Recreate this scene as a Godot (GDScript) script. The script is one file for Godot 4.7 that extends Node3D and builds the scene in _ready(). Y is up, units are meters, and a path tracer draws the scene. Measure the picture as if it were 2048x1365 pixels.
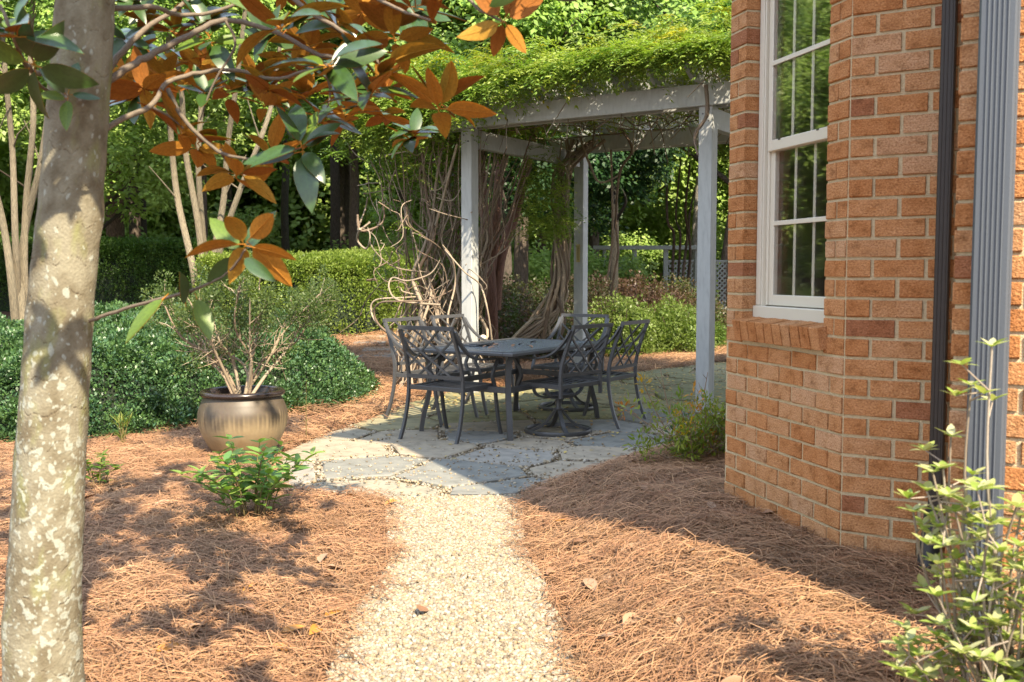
extends Node3D

const U := Vector3(0.844, 0, 0.536)      # along the house wall, to the right and towards the viewer
const V := Vector3(0.536, 0, -0.844)     # away along the house's side wall
const EYE := 1.4
var rng := RandomNumberGenerator.new()
var M := {}
var peb := []
var bump_noise := FastNoiseLite.new()


class Geo:
	var v := PackedVector3Array()
	var n := PackedVector3Array()
	var c := PackedColorArray()
	var uv := PackedVector2Array()
	var ix := PackedInt32Array()

	func vert(p: Vector3, nn: Vector3, col: Color, t := Vector2.ZERO) -> int:
		v.append(p)
		n.append(nn)
		c.append(col)
		uv.append(t)
		return v.size() - 1

	func tri(a: int, b: int, d: int, nn: Vector3) -> void:
		if (v[b] - v[a]).cross(v[d] - v[a]).dot(nn) > 0.0:
			ix.append_array(PackedInt32Array([a, d, b]))
		else:
			ix.append_array(PackedInt32Array([a, b, d]))

	func face(pts: Array, nn: Vector3, col := Color.WHITE) -> void:
		var first := v.size()
		for p in pts:
			vert(p, nn, col)
		for k in range(1, pts.size() - 1):
			tri(first, first + k, first + k + 1, nn)

	func box(t: Transform3D, s: Vector3, b := 0.004, col := Color.WHITE) -> void:
		var h := s * 0.5
		b = minf(b, minf(h.x, minf(h.y, h.z)) * 0.9)
		var q := h - Vector3.ONE * b
		var ax := [Vector3.RIGHT, Vector3.UP, Vector3.BACK]
		for a in 3:
			for sg in [-1.0, 1.0]:
				var e1: int = (a + 1) % 3
				var e2: int = (a + 2) % 3
				var o: Vector3 = ax[a] * (sg * h[a])
				var p1: Vector3 = ax[e1] * q[e1]
				var p2: Vector3 = ax[e2] * q[e2]
				face([t * (o - p1 - p2), t * (o + p1 - p2), t * (o + p1 + p2), t * (o - p1 + p2)], (t.basis * (ax[a] * sg)).normalized(), col)
		if b < 0.0005:
			return
		for a in 3:
			var e1: int = (a + 1) % 3
			var e2: int = (a + 2) % 3
			for s1 in [-1.0, 1.0]:
				for s2 in [-1.0, 1.0]:
					var A1: Vector3 = ax[e1] * (s1 * h[e1]) + ax[e2] * (s2 * q[e2])
					var A2: Vector3 = ax[e1] * (s1 * q[e1]) + ax[e2] * (s2 * h[e2])
					var L: Vector3 = ax[a] * q[a]
					face([t * (A1 - L), t * (A1 + L), t * (A2 + L), t * (A2 - L)], (t.basis * (ax[e1] * s1 + ax[e2] * s2)).normalized(), col)
		for sx in [-1.0, 1.0]:
			for sy in [-1.0, 1.0]:
				for sz in [-1.0, 1.0]:
					face([t * Vector3(sx * h.x, sy * q.y, sz * q.z), t * Vector3(sx * q.x, sy * h.y, sz * q.z), t * Vector3(sx * q.x, sy * q.y, sz * h.z)], (t.basis * Vector3(sx, sy, sz)).normalized(), col)

	# a round bar through the points; radii interpolate
	func tube(pts: Array, rads: Array, sides := 8, col := Color.WHITE, cap := true, vscale := 1.0) -> void:
		var k: int = pts.size()
		var t0: Vector3 = (pts[1] - pts[0]).normalized()
		var up := t0.cross(Vector3.RIGHT if absf(t0.x) < 0.8 else Vector3.UP).normalized()
		var first := v.size()
		var run := 0.0
		for i in k:
			var tg: Vector3 = (pts[mini(i + 1, k - 1)] - pts[maxi(i - 1, 0)]).normalized()
			up = (up - tg * up.dot(tg)).normalized()
			var sd := tg.cross(up)
			if i > 0:
				run += (pts[i] - pts[i - 1]).length()
			var r: float = rads[i] if rads.size() == k else lerpf(rads[0], rads[rads.size() - 1], float(i) / (k - 1))
			for j in sides + 1:
				var a := TAU * j / sides
				var nn := up * cos(a) + sd * sin(a)
				vert(pts[i] + nn * r, nn, col, Vector2(float(j) / sides, run * vscale))
		for i in k - 1:
			for j in sides:
				var a := first + i * (sides + 1) + j
				var b := a + sides + 1
				tri(a, a + 1, b + 1, n[a] + n[a + 1])
				tri(a, b + 1, b, n[a] + n[a + 1])
		if cap:
			for e in [0, k - 1]:
				var tg: Vector3 = (pts[1] - pts[0]).normalized() * -1.0 if e == 0 else (pts[k - 1] - pts[k - 2]).normalized()
				var ring := []
				for j in sides:
					ring.append(v[first + e * (sides + 1) + j])
				face(ring, tg, col)

	# a flat bar of width w (along side) and thickness t through the points
	func bar(pts: Array, w: float, t: float, side: Vector3, col := Color.WHITE) -> void:
		var k: int = pts.size()
		var rings := []
		for i in k:
			var tg: Vector3 = (pts[mini(i + 1, k - 1)] - pts[maxi(i - 1, 0)]).normalized()
			var sd := (side - tg * side.dot(tg)).normalized()
			var nn := sd.cross(tg)
			rings.append([pts[i] + sd * w / 2 + nn * t / 2, pts[i] - sd * w / 2 + nn * t / 2, pts[i] - sd * w / 2 - nn * t / 2, pts[i] + sd * w / 2 - nn * t / 2, sd, nn])
		for i in k - 1:
			var A: Array = rings[i]
			var B: Array = rings[i + 1]
			face([A[0], A[1], B[1], B[0]], A[5], col)
			face([A[1], A[2], B[2], B[1]], -A[4], col)
			face([A[2], A[3], B[3], B[2]], -A[5], col)
			face([A[3], A[0], B[0], B[3]], A[4], col)
		var S: Array = rings[0]
		face([S[0], S[1], S[2], S[3]], (pts[0] - pts[1]).normalized(), col)
		S = rings[k - 1]
		face([S[0], S[1], S[2], S[3]], (pts[k - 1] - pts[k - 2]).normalized(), col)

	# a turned shape about the y axis; profile of (radius, height), from the outside bottom on
	func lathe(prof: Array, sides := 48, cols := []) -> void:
		var first := v.size()
		var k: int = prof.size()
		for i in k:
			var tg: Vector2 = (prof[mini(i + 1, k - 1)] - prof[maxi(i - 1, 0)]).normalized()
			for j in sides + 1:
				var a := TAU * j / sides
				var nn := Vector3(cos(a) * tg.y, -tg.x, sin(a) * tg.y)
				vert(Vector3(cos(a) * prof[i].x, prof[i].y, sin(a) * prof[i].x), nn, cols[i] if cols.size() else Color.WHITE, Vector2(float(j) / sides, prof[i].y))
		for i in k - 1:
			for j in sides:
				var a := first + i * (sides + 1) + j
				var b := a + sides + 1
				var nn := n[a] + n[b] + n[a + 1]
				tri(a, a + 1, b + 1, nn)
				tri(a, b + 1, b, nn)

	func add(g: Geo, t: Transform3D, col := Color.WHITE) -> void:
		var o := v.size()
		for i in g.v.size():
			v.append(t * g.v[i])
			n.append((t.basis * g.n[i]).normalized())
			c.append(g.c[i] * col)
			uv.append(g.uv[i])
		for i in g.ix:
			ix.append(i + o)

	func mesh(into: ArrayMesh = null) -> ArrayMesh:
		var m := into if into else ArrayMesh.new()
		var a := []
		a.resize(Mesh.ARRAY_MAX)
		a[Mesh.ARRAY_VERTEX] = v
		a[Mesh.ARRAY_NORMAL] = n
		a[Mesh.ARRAY_COLOR] = c
		a[Mesh.ARRAY_TEX_UV] = uv
		a[Mesh.ARRAY_INDEX] = ix
		m.add_surface_from_arrays(Mesh.PRIMITIVE_TRIANGLES, a)
		return m


class Scat:
	var buf := PackedFloat32Array()
	var count := 0

	func put(b: Basis, o: Vector3, col: Color) -> void:
		buf.append_array(PackedFloat32Array([b.x.x, b.y.x, b.z.x, o.x, b.x.y, b.y.y, b.z.y, o.y, b.x.z, b.y.z, b.z.z, o.z, col.r, col.g, col.b, 1.0]))
		count += 1

	func node(called: String, mesh: Mesh, mat: Material, parent: Node) -> MultiMeshInstance3D:
		var mm := MultiMesh.new()
		mm.transform_format = MultiMesh.TRANSFORM_3D
		mm.use_colors = true
		mm.mesh = mesh
		mm.instance_count = count
		mm.buffer = buf
		var o := MultiMeshInstance3D.new()
		o.name = called
		o.multimesh = mm
		o.material_override = mat
		o.set_meta("kind", "stuff")
		parent.add_child(o, true)
		return o


# ---------------------------------------------------------------- small helpers

func R(a: float, b: float) -> float:
	return rng.randf_range(a, b)


func rdir() -> Vector3:
	var z := R(-1, 1)
	var a := R(0, TAU)
	var r := sqrt(1 - z * z)
	return Vector3(r * cos(a), z, r * sin(a))


func grey(k: float) -> Color:
	return Color(k, k, k)


func tint(a: Color, b: Color, lo := 0.8, hi := 1.2) -> Color:
	var m := a.lerp(b, rng.randf())
	var k := R(lo, hi)
	return Color(m.r * k, m.g * k, m.b * k)


# a measured sight line of the photograph and a distance along it, as a point of the place
func at(px: float, py: float, d: float) -> Vector3:
	var p := atan(137.0 / 2000.0)
	var u := (px - 1024.0) / 2000.0
	var w := (682.5 - py) / 2000.0
	var ray := Vector3(u, w * cos(p) - sin(p), -(cos(p) + w * sin(p)))
	return Vector3(0, EYE, 0) + ray * (d / -ray.z)


func sst(a: float, b: float, x: float) -> float:
	return smoothstep(a, b, x)


# height of the ground
func gh(x: float, z: float) -> float:
	var d := -z
	var q := (x - 0.20 + 0.045 * (d - 3.2)) * 0.99                       # right of the gravel path
	var q2 := ((x - 0.05) * 1.25 - (d - 6.1) * 0.93) / 1.56              # this side of the patio's edge
	var h := 0.2 * sst(0.0, 0.75, minf(q, q2 + 0.1))
	var left := sst(0.5, -2.6, x + 0.02 * d)
	h += 0.06 * maxf(0.0, d - 12.5) * left * (1.0 - sst(26.0, 60.0, d) * 0.5)
	h += 0.05 * sst(-0.7, -1.3, x) * (1.0 - sst(9.5, 12.0, d)) * (1.0 if d < 6.0 else sst(-1.45, -2.1, x))
	h += 0.02 * bump_noise.get_noise_2d(x * 60.0, z * 60.0) * (0.0 if in_hard(x, d) else 1.0)
	if d > 45.0:
		h += 0.1 * (d - 45.0)
	return h


func in_hard(x: float, d: float) -> bool:
	return Geometry2D.is_point_in_polygon(Vector2(x, d), PATIO) or Geometry2D.is_point_in_polygon(Vector2(x, d), PATH)


var PATIO := PackedVector2Array([Vector2(-1.4, 5.95), Vector2(0.02, 6.1), Vector2(0.98, 7.35), Vector2(1.7, 7.95), Vector2(4.0, 9.5), Vector2(5.2, 15.2), Vector2(3.2, 15.4), Vector2(1.3, 13.4), Vector2(0.3, 12.4), Vector2(-0.75, 11.5), Vector2(-1.15, 10.4), Vector2(-1.35, 9.4), Vector2(-1.62, 8.5), Vector2(-1.8, 7.4)])
var PATH := PackedVector2Array([Vector2(-0.62, 1.0), Vector2(0.28, 1.0), Vector2(0.24, 3.2), Vector2(0.17, 4.2), Vector2(0.06, 5.0), Vector2(0.07, 6.12), Vector2(-0.78, 6.05), Vector2(-0.66, 5.2), Vector2(-0.58, 4.6), Vector2(-0.66, 3.8), Vector2(-0.62, 3.2)])


func spline(pts: Array, per := 6) -> Array:
	var o := []
	for i in pts.size() - 1:
		var a: Vector3 = pts[maxi(i - 1, 0)]
		var b: Vector3 = pts[i]
		var c: Vector3 = pts[i + 1]
		var d: Vector3 = pts[mini(i + 2, pts.size() - 1)]
		for k in per:
			o.append(b.cubic_interpolate(c, a, d, float(k) / per))
	o.append(pts[pts.size() - 1])
	return o


func numbered(called: String) -> String:
	if not has_node(NodePath(called)):
		return called
	var k := 1
	while has_node(NodePath("%s_%03d" % [called, k])):
		k += 1
	return "%s_%03d" % [called, k]


func tag(o: Node, label: String, category := "", group := "", kind := "") -> Node:
	if label:
		o.set_meta("label", label)
	if category:
		o.set_meta("category", category)
	if group:
		o.set_meta("group", group)
	if kind:
		o.set_meta("kind", kind)
	return o


func thing(called: String, label: String, category: String, where := Vector3.ZERO, turn := Basis.IDENTITY, group := "") -> Node3D:
	var o := Node3D.new()
	o.name = numbered(called)
	o.transform = Transform3D(turn, where)
	add_child(o)
	tag(o, label, category, group)
	return o


func part(parent: Node, called: String, mesh: Mesh, m: Material, t := Transform3D.IDENTITY) -> MeshInstance3D:
	var o := MeshInstance3D.new()
	o.name = called
	o.mesh = mesh
	if m:
		o.material_override = m
	o.transform = t
	parent.add_child(o, true)
	return o


func structure(called: String, mesh: Mesh, m: Material) -> MeshInstance3D:
	var o := part(self, called, mesh, m)
	o.set_meta("kind", "structure")
	return o


func copy(o: Node3D, base: String, where: Vector3, turn: Basis, label: String) -> Node3D:
	var r: Node3D = o.duplicate()
	r.name = numbered(base)
	add_child(r)
	r.transform = Transform3D(turn, where)
	r.set_meta("label", label)
	return r


func facing(f: Vector3) -> Basis:
	var z := -f.normalized()
	return Basis(Vector3.UP.cross(z).normalized(), Vector3.UP, z)


# ---------------------------------------------------------------- materials

func ntex(freq: float, sd: int, ramp: Array, size := 512, kind := FastNoiseLite.TYPE_SIMPLEX_SMOOTH, octaves := 5) -> NoiseTexture2D:
	var f := FastNoiseLite.new()
	f.noise_type = kind
	f.seed = sd
	f.frequency = freq
	f.fractal_octaves = octaves
	f.fractal_gain = 0.6
	var t := NoiseTexture2D.new()
	t.width = size
	t.height = size
	t.seamless = true
	t.noise = f
	var g := Gradient.new()
	g.offsets = PackedFloat32Array()
	var offs := PackedFloat32Array()
	var cols := PackedColorArray()
	for k in ramp.size():
		offs.append(float(k) / (ramp.size() - 1))
		cols.append(ramp[k])
	g.offsets = offs
	g.colors = cols
	t.color_ramp = g
	return t


func mat(called: String, col: Color, rough: float, o := {}) -> StandardMaterial3D:
	var m := StandardMaterial3D.new()
	m.resource_name = called
	m.albedo_color = col.linear_to_srgb()
	m.roughness = rough
	m.metallic_specular = o.get("spec", 0.5)
	if o.has("tex"):
		m.albedo_texture = o.tex
	if o.has("bump"):
		m.heightmap_enabled = true
		m.heightmap_texture = o.bump
		m.heightmap_scale = o.get("depth", 0.3)
	if o.has("tri"):
		m.uv1_triplanar = true
		m.uv1_world_triplanar = o.get("world", true)
		m.uv1_scale = o.tri if o.tri is Vector3 else Vector3.ONE * o.tri
	if o.has("uv"):
		m.uv1_scale = o.uv
	if o.has("back"):
		m.backlight_enabled = true
		m.backlight = Color(o.back.r, o.back.g, o.back.b).linear_to_srgb()
	if o.get("vc", false):
		m.vertex_color_use_as_albedo = true
	if o.has("coat"):
		m.clearcoat_enabled = true
		m.clearcoat = o.coat
		m.clearcoat_roughness = 0.1
	m.cull_mode = BaseMaterial3D.CULL_DISABLED
	M[called] = m
	return m


# midrib, side veins and specks of a broad leaf
func leaf_texture() -> ImageTexture:
	var n := FastNoiseLite.new()
	n.seed = 33
	n.frequency = 0.05
	var im := Image.create(96, 192, false, Image.FORMAT_RGB8)
	for y in 192:
		for x in 96:
			var u := absf(x / 95.0 - 0.5) * 2.0
			var v := y / 191.0
			var k := 0.90 + 0.12 * n.get_noise_2d(x, y)
			k = lerpf(k, 1.0, 1.0 - sst(0.0, 0.07, u))
			var side := absf(fposmod(v * 11.0 - u * 1.7, 1.0) - 0.5)
			k += 0.10 * (1.0 - sst(0.0, 0.10, side)) * (1.0 - u)
			if n.get_noise_2d(x * 5.0, y * 5.0 + 400) > 0.52:
				k *= 0.55
			im.set_pixel(x, y, grey(clampf(k, 0, 1)))
	return ImageTexture.create_from_image(im)


func make_materials() -> void:
	var fine := ntex(0.03, 3, [grey(0.0), grey(1.0)])
	var coarse := ntex(0.008, 4, [grey(0.0), grey(1.0)])
	var mottled := ntex(0.02, 5, [grey(0.76), grey(0.92), grey(0.95), grey(1.0)])
	var pores := ntex(0.045, 6, [Color(0.40, 0.32, 0.28), Color(0.80, 0.74, 0.70), Color(0.95, 0.92, 0.89), Color(1, 1, 1)])
	var soil := ntex(0.02, 8, [Color(0.13, 0.07, 0.05), Color(0.27, 0.15, 0.09), Color(0.36, 0.21, 0.13), Color(0.48, 0.3, 0.2)])
	mat("soil", grey(1.0), 0.95, {"tex": soil, "tri": 1.3, "bump": fine, "depth": 2.0})
	mat("gravel_bed", Color(0.30, 0.225, 0.13), 0.9, {"tex": mottled, "tri": 5.0, "bump": fine, "depth": 0.8})
	mat("pebble", grey(1.0), 0.75, {"vc": true, "tex": mottled, "tri": 14.0})
	mat("needle", grey(1.0), 0.6, {"vc": true, "spec": 0.35})
	var grime := ntex(0.012, 12, [Color(0.62, 0.56, 0.50), Color(0.95, 0.92, 0.88), Color(1, 1, 1), Color(1, 1, 1)])
	var k := 0
	for c in [Color(0.60, 0.315, 0.145), Color(0.62, 0.345, 0.17), Color(0.57, 0.285, 0.125), Color(0.62, 0.37, 0.20), Color(0.42, 0.20, 0.11), Color(0.63, 0.41, 0.25)]:
		mat("brick_%d" % k, c, 0.9, {"tex": pores, "tri": 5.0, "bump": fine, "depth": 0.45, "spec": 0.25})
		var bm: StandardMaterial3D = M["brick_%d" % k]
		bm.detail_enabled = true
		bm.detail_albedo = grime
		bm.detail_blend_mode = BaseMaterial3D.BLEND_MODE_MUL
		bm.detail_uv_layer = BaseMaterial3D.DETAIL_UV_2
		bm.uv2_triplanar = true
		bm.uv2_world_triplanar = true
		bm.uv2_scale = Vector3.ONE * 1.7
		k += 1
	mat("mortar", Color(0.60, 0.49, 0.31), 0.95, {"tex": mottled, "tri": 6.0, "bump": fine, "depth": 0.4, "spec": 0.2})
	mat("trim", Color(0.58, 0.53, 0.43), 0.45)
	mat("paint", Color(0.43, 0.435, 0.42), 0.6, {"tex": ntex(0.015, 21, [grey(0.84), grey(0.96), grey(1.0)]), "tri": Vector3(3.0, 0.5, 3.0), "bump": coarse, "depth": 0.12})
	mat("old_paint", Color(0.27, 0.29, 0.275), 0.7, {"tex": mottled, "tri": 2.0})
	mat("roof", Color(0.08, 0.075, 0.07), 0.9, {"tex": mottled, "tri": 2.0})
	mat("iron", Color(0.075, 0.075, 0.078), 0.4, {"tex": mottled, "tri": 6.0, "spec": 0.5})
	mat("dark_pipe", Color(0.035, 0.026, 0.021), 0.5, {"tex": mottled, "tri": 3.0})
	mat("black_plastic", Color(0.02, 0.021, 0.023), 0.55)
	mat("grey_pipe", Color(0.085, 0.097, 0.115), 0.38, {"tex": ntex(0.09, 31, [grey(0.75), grey(0.9), grey(0.92), grey(1.0)]), "tri": 3.0})
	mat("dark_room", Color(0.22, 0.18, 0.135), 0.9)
	mat("curtain", Color(0.52, 0.43, 0.31), 0.9)
	var g := mat("glass", Color(0.01, 0.012, 0.012), 0.02)
	g.transparency = BaseMaterial3D.TRANSPARENCY_ALPHA
	g.albedo_color.a = 0.06
	g.metallic_specular = 0.7
	mat("table_glass", Color(0.16, 0.18, 0.19), 0.2, {"bump": ntex(0.05, 41, [grey(0), grey(1)], 512, FastNoiseLite.TYPE_CELLULAR, 1), "depth": 0.25, "tri": 6.0})
	k = 0
	var slate := ntex(0.012, 51, [grey(0.78), grey(0.9), grey(0.97), Color(1, 0.97, 0.92)])
	for c in [Color(0.26, 0.25, 0.225), Color(0.32, 0.28, 0.21), Color(0.30, 0.275, 0.235), Color(0.345, 0.29, 0.215), Color(0.215, 0.21, 0.185)]:
		mat("slab_%d" % k, c, 0.85, {"tex": slate, "tri": 1.0, "bump": coarse, "depth": 0.22, "spec": 0.3})
		k += 1
	k = 0
	for c in [Color(0.245, 0.225, 0.12), Color(0.27, 0.24, 0.145), Color(0.215, 0.205, 0.12)]:
		mat("mossy_%d" % k, c, 0.9, {"tex": slate, "tri": 1.0, "bump": coarse, "depth": 0.22, "spec": 0.3})
		k += 1
	mat("vine", grey(1.0), 0.85, {"vc": true, "tex": ntex(0.03, 61, [grey(0.55), grey(0.85), grey(1.0)]), "uv": Vector3(2, 4, 1)})
	mat("bark", grey(1.0), 0.9, {"vc": true, "tex": ntex(0.02, 62, [grey(0.4), grey(0.7), grey(0.9), grey(1.0)]), "uv": Vector3(4, 0.6, 1), "bump": fine, "depth": 1.5})
	mat("leaf", grey(1.0), 0.42, {"vc": true, "back": Color(0.8, 0.9, 0.38), "spec": 0.4})
	mat("leaf_gloss", grey(1.0), 0.4, {"vc": true, "back": Color(0.3, 0.36, 0.14), "spec": 0.5})
	mat("litter", grey(1.0), 0.7, {"vc": true})
	var veins := leaf_texture()
	mat("magnolia_top", Color(0.04, 0.09, 0.018), 0.31, {"spec": 0.6, "back": Color(0.14, 0.2, 0.03), "tex": veins})
	mat("magnolia_young", Color(0.16, 0.26, 0.03), 0.4, {"spec": 0.55, "back": Color(0.6, 0.75, 0.08), "tex": veins})
	mat("magnolia_under", Color(0.60, 0.265, 0.04), 0.6, {"spec": 0.3, "back": Color(0.6, 0.4, 0.06), "tex": veins})
	mat("magnolia_under_dark", Color(0.42, 0.155, 0.03), 0.65, {"spec": 0.3, "back": Color(0.5, 0.3, 0.05), "tex": veins})
	mat("magnolia_under_gold", Color(0.60, 0.33, 0.05), 0.6, {"spec": 0.3, "back": Color(0.7, 0.5, 0.08), "tex": veins})
	mat("dry_leaf", Color(0.28, 0.14, 0.07), 0.55, {"tex": mottled, "tri": 12.0})
	mat("dry_leaf_pale", Color(0.34, 0.21, 0.125), 0.6, {"tex": mottled, "tri": 12.0})
	mat("dry_leaf_orange", Color(0.47, 0.20, 0.03), 0.5, {"tex": mottled, "tri": 12.0})
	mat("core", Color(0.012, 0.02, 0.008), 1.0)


# ---------------------------------------------------------------- the scene

func _ready() -> void:
	rng.seed = 20
	bump_noise.seed = 9
	bump_noise.frequency = 0.05
	var cam := Camera3D.new()
	cam.name = "camera"
	cam.position = Vector3(0, EYE, 0)
	cam.rotation.x = -atan(137.0 / 2000.0)
	cam.fov = rad_to_deg(2 * atan(682.5 / 2000.0))
	cam.far = 400.0
	var lens := CameraAttributesPhysical.new()
	lens.frustum_focal_length = 35.165
	lens.frustum_focus_distance = 7.5
	lens.exposure_aperture = 5.6
	lens.frustum_far = 400.0
	cam.attributes = lens
	add_child(cam)
	cam.current = true
	var env := Environment.new()
	env.background_mode = Environment.BG_SKY
	var sky := Sky.new()
	var sm := ProceduralSkyMaterial.new()
	sm.sky_top_color = Color(0.68, 0.75, 0.86)
	sm.sky_horizon_color = Color(0.90, 0.90, 0.88)
	sm.sky_curve = 0.2
	sm.sky_energy_multiplier = 1.0
	sm.ground_bottom_color = Color(0.30, 0.30, 0.25)
	sm.ground_horizon_color = Color(0.55, 0.58, 0.55)
	sky.sky_material = sm
	env.sky = sky
	env.background_energy_multiplier = 1.3
	env.tonemap_mode = Environment.TONE_MAPPER_LINEAR
	env.tonemap_exposure = 2.75
	env.sdfgi_enabled = true
	env.ssao_enabled = true
	env.ssil_enabled = true
	var we := WorldEnvironment.new()
	we.name = "environment"
	we.environment = env
	add_child(we)
	var sun := DirectionalLight3D.new()
	sun.name = "sun"
	var el := deg_to_rad(46.0)
	var to_sun := Vector3(0.43 * cos(el), sin(el), 0.903 * cos(el))
	sun.basis = Basis.looking_at(-to_sun, Vector3.UP)
	sun.light_color = Color(1.0, 0.94, 0.83)
	sun.light_energy = 1.6
	sun.light_angular_distance = 0.5
	sun.shadow_enabled = true
	add_child(sun)

	make_materials()
	make_ground()
	make_house()
	make_pergola()
	make_furniture()
	make_plants()
	make_woods()
	make_magnolia()
	make_straw()


# ---------------------------------------------------------------- ground, path, patio

func make_ground() -> void:
	var g := Geo.new()
	var xs := []
	var ds := []
	var x := -70.0
	while x <= 70.0:
		xs.append(x)
		x += 0.12 if x > -5.0 and x < 3.0 else (0.5 if x > -14 and x < 9 else 4.0)
	var d := -24.0
	while d <= 110.0:
		ds.append(d)
		d += 0.12 if d > 2.0 and d < 10.0 else (0.5 if d > -1 and d < 32 else 4.0)
	for a in ds:
		for b in xs:
			g.vert(Vector3(b, gh(b, -a) - (0.03 if in_hard(b, a) else 0.0), -a), Vector3.UP, Color.WHITE)
	var w: int = xs.size()
	for i in ds.size() - 1:
		for j in w - 1:
			var a := i * w + j
			g.tri(a, a + 1, a + w + 1, Vector3.UP)
			g.tri(a, a + w + 1, a + w, Vector3.UP)
	tag(structure("ground", g.mesh(), M.soil), "brown woodland ground of pine straw and soil around the patio")

	var sheet := func(poly: PackedVector2Array, y: float) -> ArrayMesh:
		var s := Geo.new()
		for p in poly:
			s.vert(Vector3(p.x, y, -p.y), Vector3.UP, Color.WHITE)
		var t := Geometry2D.triangulate_polygon(poly)
		for k in range(0, t.size(), 3):
			s.tri(t[k], t[k + 1], t[k + 2], Vector3.UP)
		return s.mesh()

	# gravel path, its pebbles
	var path := structure("gravel_path", sheet.call(PATH, 0.012), M.gravel_bed)
	tag(path, "cream pea gravel path leading from the foreground to the patio")
	var stones := []
	for k in 4:
		stones.append(pebble_mesh(k))
	var cream := [Color(0.42, 0.33, 0.205), Color(0.46, 0.375, 0.245), Color(0.39, 0.275, 0.14), Color(0.48, 0.42, 0.32), Color(0.26, 0.19, 0.12), Color(0.42, 0.355, 0.27), Color(0.44, 0.32, 0.18)]
	peb = [Scat.new(), Scat.new(), Scat.new(), Scat.new()]
	var pick := func(px: float, pd: float, y: float, s0: float, s1: float, pale: float) -> void:
		var s := R(s0, s1)
		var col: Color = cream[rng.randi() % 7]
		col = col.lerp(Color(0.42, 0.39, 0.34), pale * rng.randf())
		col = col * R(0.52, 0.98)
		(peb[rng.randi() % 4] as Scat).put(Basis.from_euler(Vector3(R(-0.5, 0.5), R(0, TAU), R(-0.5, 0.5))).scaled(Vector3.ONE * s), Vector3(px, y + s * 0.25, -pd), col)
	for k in 92000:
		var pd := sqrt(R(2.6 * 2.6, 6.2 * 6.2)) if rng.randf() < 0.25 else R(2.6, 6.2)
		var px := R(-0.86, 0.36)
		var p := Vector2(px, pd)
		var inside := Geometry2D.is_point_in_polygon(p, PATH)
		if not inside:
			# strays along the edge
			if rng.randf() > 0.05:
				continue
			if not Geometry2D.is_point_in_polygon(Vector2(px * 0.9 - 0.02, pd), PATH):
				continue
		pick.call(px, pd, (0.012 if inside else gh(px, -pd)) + absf(R(0, 0.012)), 0.006, 0.0135, 0.25)
	for k in 4:
		(peb[k] as Scat).node("pebble", stones[k], M.pebble, path)

	# patio of irregular flagstones with pebbles in its joints
	var patio := structure("patio", sheet.call(PATIO, 0.004), M.gravel_bed)
	tag(patio, "flagstone patio of irregular grey and tan stones with pebble joints")
	var sites := []
	var tries := 0
	while sites.size() < 190 and tries < 12000:
		tries += 1
		var p := Vector2(R(-1.9, 5.2), R(5.9, 15.6))
		if not Geometry2D.is_point_in_polygon(p, PATIO):
			continue
		var ok := true
		for q in sites:
			if Vector2((p.x - q.x) * 0.86, p.y - q.y).length() < (0.60 if tries < 6000 else 0.50) * (1.0 + 0.35 * sst(8.5, 11.0, p.y)):
				ok = false
				break
		if ok:
			sites.append(p)
	peb = [Scat.new(), Scat.new(), Scat.new(), Scat.new()]
	for i in sites.size():
		var c: Vector2 = sites[i]
		var cell := PackedVector2Array([c + Vector2(-1.2, -1.2), c + Vector2(1.2, -1.2), c + Vector2(1.2, 1.2), c + Vector2(-1.2, 1.2)])
		for j in sites.size():
			var o: Vector2 = sites[j]
			if i == j or (o - c).length() > 2.4:
				continue
			var mid := (c + o) / 2
			var nn := (o - c).normalized()
			var next := PackedVector2Array()
			for e in cell.size():
				var a := cell[e]
				var b := cell[(e + 1) % cell.size()]
				var da := (a - mid).dot(nn)
				var db := (b - mid).dot(nn)
				if da <= 0:
					next.append(a)
				if (da < 0 and db > 0) or (da > 0 and db < 0):
					next.append(a.lerp(b, da / (da - db)))
			cell = next
		# joint pebbles along the cell's edges
		for e in cell.size():
			var a := cell[e]
			var b := cell[(e + 1) % cell.size()]
			var far := clampf((9.8 - c.y) / 3.0, 0.12, 1.0)
			var many := int((b - a).length() * 48.0 * far)
			for k in many:
				var p := a.lerp(b, rng.randf()) + Vector2(rng.randfn(0, 0.022), rng.randfn(0, 0.022))
				if Geometry2D.is_point_in_polygon(p, PATIO):
					pick.call(p.x, p.y, R(0.012, 0.026), 0.008, 0.019, 0.5)
		for cut in Geometry2D.intersect_polygons(cell, PATIO):
			for inner in Geometry2D.offset_polygon(cut, -R(0.022, 0.04), Geometry2D.JOIN_ROUND):
				if inner.size() < 3:
					continue
				var poly := PackedVector2Array()
				var area := 0.0
				for e in inner.size():
					var a: Vector2 = inner[e]
					var b: Vector2 = inner[(e + 1) % inner.size()]
					area += a.cross(b) / 2
					var steps := maxi(1, int((b - a).length() / 0.14))
					for k in steps:
						poly.append(a.lerp(b, float(k) / steps) + Vector2(R(-1, 1), R(-1, 1)) * 0.009)
				if absf(area) < 0.02:
					continue
				if area < 0:
					poly.reverse()
				var cen := Vector2.ZERO
				for q in poly:
					cen += q / poly.size()
				var s := Geo.new()
				var top := []
				var rim := []
				var low := []
				for q in poly:
					var inn: Vector2 = q + (cen - q).normalized() * 0.012
					top.append(Vector3(inn.x - cen.x, 0.03, -(inn.y - cen.y)))
					rim.append(Vector3(q.x - cen.x, 0.021, -(q.y - cen.y)))
					low.append(Vector3(q.x - cen.x, -0.012, -(q.y - cen.y)))
				var mid_i := s.vert(Vector3(0, 0.03, 0), Vector3.UP, Color.WHITE)
				for e in top.size():
					s.vert(top[e], Vector3.UP, Color.WHITE)
				for e in top.size():
					s.tri(mid_i, 1 + e, 1 + (e + 1) % top.size(), Vector3.UP)
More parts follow.
